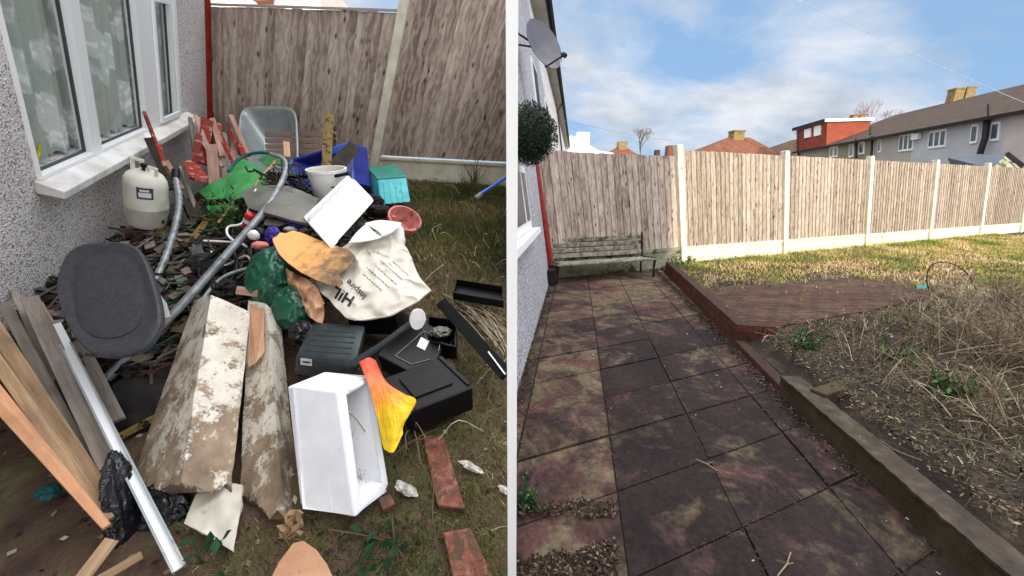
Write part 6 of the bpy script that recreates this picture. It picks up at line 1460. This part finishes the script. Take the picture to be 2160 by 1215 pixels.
# topiary ball
tonemat('topiary leaves', [(0, srgb(10, 18, 10)), (.5, srgb(28, 44, 26)), (.85, srgb(52, 72, 44)), (1, srgb(78, 96, 66))], .55)
zt_ = (RW(1100, 290) - C0).dot(_f) * .80; bc_ = D(1120, 284, zt_); rb_ = 50 * zt_ / 800
tb_ = thing('topiary_ball', bc_ - Z * rb_, 'round clipped dark green topiary ball hanging at the house wall', 'topiary')
q = MB(); q.blob(bc_, _r * rb_ * .86, _d * rb_ * 1.05, _f * rb_ * .86, 30, 22, .04, 4, 2); 
q.t = [.08] * len(q.t); q.build('core', 'topiary leaves', tb_, smooth=True)
q = MB(); rnd = random.Random(31)
for k in range(5200):
    d = nz(Vector((rnd.gauss(0, 1), rnd.gauss(0, 1), rnd.gauss(0, 1)))); r_ = rb_ * rnd.uniform(.84, 1.06) * (1 + .14 * mn.noise(d * 2.6)); p = bc_ + Vector((d.x * r_, d.y * r_, d.z * r_ * 1.18)); leaf(q, p, nz(d * .5 + rv(rnd)), rnd.uniform(.004, .008), rnd.uniform(.016, .03), nz(d + rv(rnd) * .6), min(max(rnd.gauss(.5, .25), 0), 1))
q.build('foliage', 'topiary leaves', tb_)
q = MB(); q.tube([bc_ - _r * .02, RW(1098, 286)], .006, 6); q.build('hook', 'iron', tb_)
# grass strip by the fence
tonemat('sunny grass', [(0, srgb(98, 112, 44)), (.28, srgb(142, 146, 64)), (.5, srgb(178, 164, 92)), (.75, srgb(192, 158, 110)), (1, srgb(214, 196, 150))])  # brighter grass copy, sunlight is put into the colour
tonemat('shade grass', [(0, srgb(56, 74, 34)), (.4, srgb(84, 92, 50)), (.65, srgb(106, 94, 66)), (1, srgb(140, 128, 100))])  # darker grass copy, shade is put into the colour
rnd = random.Random(51); q = MB(); N = 0
Fd = nz(Vector((FR.x, FR.y, 0))); Fn = Vector((-Fd.y, Fd.x, 0)); Fn = Fn if Fn.y < 0 else -Fn
while N < 60000:
    s_ = rnd.uniform(0, 1) ** .8 * 15 + .9; w_ = rnd.uniform(.02, 4.2); p = RF0 + Fd * s_ + Fn * w_; p.z = 0; p.z = gz(p); x, y = px(p)
    if not (1420 < x < 2230 and y < 700): continue
    if lat(p) < kW + .12: continue
    # keep the brick paving mostly clear
    u_, v_ = solve2(p, q00, q10 - q00, q01 - q00); nn2 = mn.noise(p * 1.4)
    inside = -.02 < v_ < 1.0 + .25 * nn2 and -.05 < u_ < 1.02
    if inside and rnd.random() > (.03 if v_ < .8 else .3): continue
    if y > 628 and not inside and rnd.random() < .82: continue
    k_ = max(0, 1 - w_ / 1.4)
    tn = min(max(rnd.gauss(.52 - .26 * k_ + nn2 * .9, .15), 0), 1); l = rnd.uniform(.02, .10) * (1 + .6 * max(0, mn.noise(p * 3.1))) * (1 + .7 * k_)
    d = nz(Z + rv(rnd) * .9); blade(q, p - Z * .004, d, l, rnd.uniform(.002, .0045), tn, rnd.uniform(.1, .5), Z); N += 1
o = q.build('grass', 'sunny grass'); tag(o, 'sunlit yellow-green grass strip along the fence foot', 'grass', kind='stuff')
# litter and dry grass in the shaded bed
q = MB(); N = 0
while N < 36000:
    p = Vector((rnd.uniform(.2, 9), rnd.uniform(.6, 7), 0)); p.z = gz(p)
    if lat(p) < kW + .14: continue
    x, y = px(p)
    if not (1500 < x < 2260 and 560 < y < 1300): continue
    u_, v_ = solve2(p, q00, q10 - q00, q01 - q00)
    if -.02 < v_ < 1 and 0 < u_ < 1 and rnd.random() > (.04 if .06 < v_ < .94 else .5): continue
    d = nz(rv(rnd)); d.z *= .3; leaf(q, p + Z * .006, nz(d), rnd.uniform(.002, .009), rnd.uniform(.008, .036), nz(Z + rv(rnd) * .7), rnd.random() ** 1.8 * .9); N += 1
o = q.build('leaf_litter', 'leaf litter'); tag(o, 'brown leaf litter and twigs over the shaded garden bed', 'leaf litter', kind='stuff')
q = MB(); N = 0
while N < 34000:
    p = Vector((rnd.uniform(.2, 9), rnd.uniform(.8, 7), 0)); p.z = gz(p)
    if lat(p) < kW + .2: continue
    x, y = px(p)
    if not (1550 < x < 2260 and 570 < y < 1250): continue
    u_, v_ = solve2(p, q00, q10 - q00, q01 - q00)
    if -.02 < v_ < 1 and 0 < u_ < 1: continue
    if rnd.random() > .5 + 1.5 * max(0, mn.noise(p * 2.1)) + (.3 if x > 1900 and y < 900 else 0): continue
    d = nz(Z * .6 + rv(rnd)); blade(q, p, d, rnd.uniform(.02, .09), rnd.uniform(.001, .0024), rnd.random(), rnd.uniform(.2, .7), Z); N += 1
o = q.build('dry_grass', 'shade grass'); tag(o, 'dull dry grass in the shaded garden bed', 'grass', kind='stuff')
q = MB()
for k in range(1500):
    p = Vector((rnd.uniform(.2, 8), rnd.uniform(.6, 6.5), 0)); p.z = gz(p)
    if lat(p) < kW + .14: continue
    x, y = px(p)
    if not (1500 < x < 2260 and 590 < y < 1300): continue
    u_, v_ = solve2(p, q00, q10 - q00, q01 - q00)
    if -.02 < v_ < 1 and 0 < u_ < 1: continue
    d = nz(Vector((rnd.uniform(-1, 1), rnd.uniform(-1, 1), rnd.uniform(0, .25)))); l = rnd.uniform(.04, .3); q.tube(spline([p + Z * .008, p + d * l * .5 + Z * .015 + rv(rnd) * .01, p + d * l + rv(rnd) * .03 + Z * .01], 5), rnd.uniform(.0010, .0028), 4, rnd.random(), cap=False)
o = q.build('fallen_twigs', 'dead stalks'); tag(o, 'fallen dry twigs strewn over the shaded garden bed', 'twigs', kind='stuff')
# dead shrubs
def shrub(x, y, n_, ht, spr, lab, seed, grp='dead shrubs in the garden bed'):
    rn = random.Random(seed); b0 = R(x, y, .12); q = MB()
    for k in range(n_):
        st = b0 + Vector((rn.gauss(0, spr * .35), rn.gauss(0, spr * .35), 0)); lean = Vector((rn.gauss(0, .7), rn.gauss(0, .7), 1)); l = ht * rn.uniform(.5, 1.25); d = nz(lean)
        pts = [st, st + d * l * .45, st + d * l * .8 + Vector((lean.x, lean.y, -.1)) * l * .12, st + d * l + Vector((lean.x, lean.y, -.7)) * l * .22]; r0 = rn.uniform(.0012, .0032); tn = rn.random()
        q.tube(spline(pts, 7), [r0 * (1 - .09 * j) for j in range(8)], 4, tn, cap=False)
        for j in range(3):
            a = lerp(pts[1], pts[2], rn.random()); q.tube([a, a + nz(rv(rn) + d) * l * rn.uniform(.1, .3)], r0 * .5, 3, tn, cap=False)
    o = q.build('dead_shrub', 'dead stalks'); tag(o, lab, 'shrub', grp)
for a in ((2100, 760, 230, .56, .6, 'largest tangled dead shrub at the right edge of the garden bed', 1), (1985, 700, 130, .36, .5, 'dead shrub just left of the largest tangled one', 2), (2130, 665, 150, .46, .5, 'dead shrub behind the largest tangled one, near the wire hoop', 3),
          (1880, 780, 80, .28, .45, 'low brown dead shrub in the middle of the shaded bed', 4), (2070, 880, 120, .34, .5, 'sparse dead shrub in front of the largest tangled one', 5), (1800, 700, 50, .2, .4, 'small dead shrub at the edge of the brick paving', 6), (2230, 760, 180, .75, .5, 'dead shrub partly cut off by the right frame edge', 7)): shrub(*a)
shrub(1803, 545, 40, .42, .16, 'reddish leafless twig plant against the third fence panel', 8, 'twig plants at the fence foot')
shrub(1712, 545, 14, .2, .16, 'tiny twig plant at the foot of the second fence panel', 9, 'twig plants at the fence foot')
for x, y, n_, lab in ((2010, 845, 44, 'green weed clump in front of the dead shrubs'), (1700, 740, 26, 'small green weed between the brick return and the stone block'), (2120, 650, 50, 'green weeds under the dead shrub near the hoop'), (1905, 770, 30, 'green tuft in the middle of the shaded bed'), (1452, 556, 40, 'green sprig growing at the foot of the first tall post'), (1430, 560, 22, 'tiny green sprig between the brick wall and the first tall post'), (1108, 1068, 26, 'low green weed at the bottom corner of the patio beside the divider')):
    q = MB(); b0 = R(x, y, .06 if y < 600 else (.12 if y < 1000 else 0)); rn = random.Random(x); sc__ = 1 if y < 1000 else .6
    for k in range(n_):
        st = b0 + Vector((rn.gauss(0, .05), rn.gauss(0, .04), 0)) * sc__; st.x = max(st.x, .012); d = nz(Z + rv(rn) * .7); e = st + d * rn.uniform(.05, .2) * sc__; q.tube([st, e], .002, 4, .3, cap=False)
        for j in range(4): leaf(q, lerp(st, e, rn.uniform(.3, 1)), nz(rv(rn) + Z * .3), .012 * sc__, rn.uniform(.03, .05) * sc__, nz(Z + rv(rn)), rn.uniform(.1, .8))
    o = q.build('weed', 'fresh leaves'); tag(o, lab, 'weed', 'green weeds around the patio')
# wire hoop, green sheet, stone block
q = MB(); b0 = R(1960, 618, .1); zz = (b0 - C0).dot(_f)
q.tube(spline([D(x, y, zz * k) for x, y, k in ((1961, 620, 1), (1955, 590, .995), (1960, 566, .99), (1978, 554, .98), (2008, 556, .97), (2038, 575, .96), (2056, 605, .955), (2064, 640, .95))], 30), .007, 8); o = q.build('wire_hoop', 'iron', smooth=True); tag(o, 'dark bent wire hoop standing in the weeds at the paving end', 'hoop')
q = MB(); q.plate([R(1932, 602, .13), R(1956, 601, .13), R(1958, 610, .13), R(1934, 611, .13)], Z * .008); o = q.build('green_sheet', 'teal lid'); tag(o, 'small green plastic sheet lying on the brick paving by the wire hoop', 'sheet')
q = MB(); a, b_ = R(1745, 822, .2), R(1796, 806, .2); e_ = nz(b_ - a); f__ = nz(Vector((-e_.y, e_.x, 0))) * .13; f__ = f__ if f__.y > 0 else -f__
q.box(a - Z * .16, b_ - a, f__ * .7, Z * .125); o = q.build('stone_block', 'rendered wall', bevel=.01); tag(o, 'small mossy stone block behind the rendered garden wall', 'block')
# pale chips on slabs, wall and soil
q = MB(); rnd = random.Random(77)
for k in range(260):
    p = Vector((rnd.uniform(.0, 4), rnd.uniform(.7, 4.2), 0)); x, y = px(p)
    if not (1095 < x < 2200 and y < 1300): continue
    l_ = lat(p)
    if l_ > kW + .13: p.z = gz(p) + .02
    elif l_ > kW - .01: p.z = hR + .004
    else:
        p.z = .004
        if rnd.random() < .5: continue
    d = nz(Vector((rnd.uniform(-1, 1), rnd.uniform(-1, 1), 0))); s_ = rnd.uniform(.002, .007) * (2.3 if rnd.random() < .07 else 1)
    q.cbox(p, d * s_ * rnd.uniform(1, 2.4), Vector((-d.y, d.x, 0)) * s_, Z * s_ * .4)
mat('paint chip', srgb(140, 136, 128), 30, 4, .8, bump=.1); o = q.build('paint_chips', 'paint chip'); tag(o, 'pale paint chips and crumbs scattered on slabs and soil', 'chips', kind='stuff')
# soil and moss debris: patio edges and bottom-left corner
q = MB(); N = 0
while N < 15000:
    y_ = rnd.uniform(.75, 6.8); mode = rnd.random()
    if rnd.random() < .42:      # soil and crumbs in the slab joints
        i, j = rnd.randint(-3, 10), rnd.randint(-2, 3)
        p = PA + va * (i + rnd.random()) + vb * j if rnd.random() < .5 else PA + va * i + vb * (j - 1 + rnd.random())
        p = p + Vector((rnd.gauss(0, .010), rnd.gauss(0, .010), 0)); p.z = .001
        if p.x < .02 or lat(p) > kW - .01 or mn.noise(p * 3) < -.12 or (p - RW0).dot(RWn) < 0: continue
        d = nz(Vector((rnd.uniform(-1, 1), rnd.uniform(-1, 1), .1))); leaf(q, p + Z * .004, d, rnd.uniform(.002, .005), rnd.uniform(.005, .016), nz(Z + rv(rnd) * .6), rnd.random() * .45); N += 1
        continue
    if mode < .5:      # foot of the low walls
        base = RW0 + DR * ((y_ - RW0.y) / DR.y); p = base + FR * ((kW - abs(rnd.gauss(0, .06)) - lat(base)) / FR.dot(Dp)); p.z = .002
    elif mode < .65:
        p = RW(1160, 590) + DR * (y_ - RW0.y) / DR.y + RWn * abs(rnd.gauss(0, .03)); p.z = .004
        if p.x < .02: continue
    else:
        x, y = rnd.uniform(1088, 1300), rnd.uniform(1060, 1290)
        p = R(x, y); 
        if mn.noise(p * 5) < -.05 and y > 1090: continue
        p.z = .003 + .01 * rnd.random()
    d = nz(Vector((rnd.uniform(-1, 1), rnd.uniform(-1, 1), rnd.uniform(-.1, .3)))); leaf(q, p + Z * .004, d, rnd.uniform(.002, .007), rnd.uniform(.006, .03), nz(Z + rv(rnd) * .6), rnd.random() ** 2.2 * .8); N += 1
o = q.build('edge_litter', 'leaf litter'); tag(o, 'dark soil crumbs and dead leaves along the patio edges', 'leaf litter', kind='stuff')
q = MB()
for k in range(700):   # moss and grass tufts below the bench
    s_ = rnd.uniform(.15, 2.2); p = RF0 + Fd * s_ + Fn * abs(rnd.gauss(.02, .06)); p.z = 0; blade(q, p, nz(Z + rv(rnd) * .8), rnd.uniform(.02, .08), .003, rnd.uniform(0, .5), .3, Z)
for k in range(260):
    p = RW0 + DR * rnd.uniform(-4, .2) + RWn * abs(rnd.gauss(.01, .03)); p.z = 0
    if p.x > .03: blade(q, p, nz(Z + rv(rnd) * .8), rnd.uniform(.01, .05), .002, rnd.uniform(0, .6), .3, Z)
o = q.build('moss', 'shade grass'); tag(o, 'green moss and tufts along the foot of bench fence and house wall', 'moss', kind='stuff')
for pts_, lab in (([(1467, 968), (1490, 978), (1512, 992)], 'thin twig lying across the slab joint'), ([(1640, 1215), (1660, 1190), (1668, 1165)], 'thin twig at the bottom edge of the patio')):
    q = MB(); q.tube([R(x, y, .008) for x, y in pts_], .0025, 6, .7); q.tube([R(pts_[1][0], pts_[1][1], .008), R(pts_[1][0] + 14, pts_[1][1] - 3, .014)], .0015, 5, .7); o = q.build('twig', 'dead stalks'); tag(o, lab, 'twig')

# =================================================================== each yard ends at the boundary line
def clip(o, side):
    me = o.data; mw = Matrix.Translation(o.location if not o.parent else Vector(root_of(o).location))
    xs = [(mw @ v.co).x for v in me.vertices]
    if not xs: return
    if side == 'L' and max(xs) <= -.003: return
    if side == 'R' and min(xs) >= .003: return
    bm = bmesh.new(); bm.from_mesh(me)
    no = Vector((1, 0, 0)) if side == 'L' else Vector((-1, 0, 0)); co = Vector((-.003 if side == 'L' else .003, 0, 0)) - mw.translation
    g_ = bmesh.ops.bisect_plane(bm, geom=bm.verts[:] + bm.edges[:] + bm.faces[:], plane_co=co, plane_no=no, clear_outer=True)
    ed = [e for e in g_['geom_cut'] if isinstance(e, bmesh.types.BMEdge)]
    if ed and len(bm.faces) < 4000: bmesh.ops.holes_fill(bm, edges=ed, sides=0)
    bm.to_mesh(me); bm.free()
def root_of(o):
    while o.parent: o = o.parent
    return o
for o in list(scene.objects):
    if o.type == 'MESH' and SIDE.get(o.name) in ('L', 'R'): clip(o, SIDE[o.name])
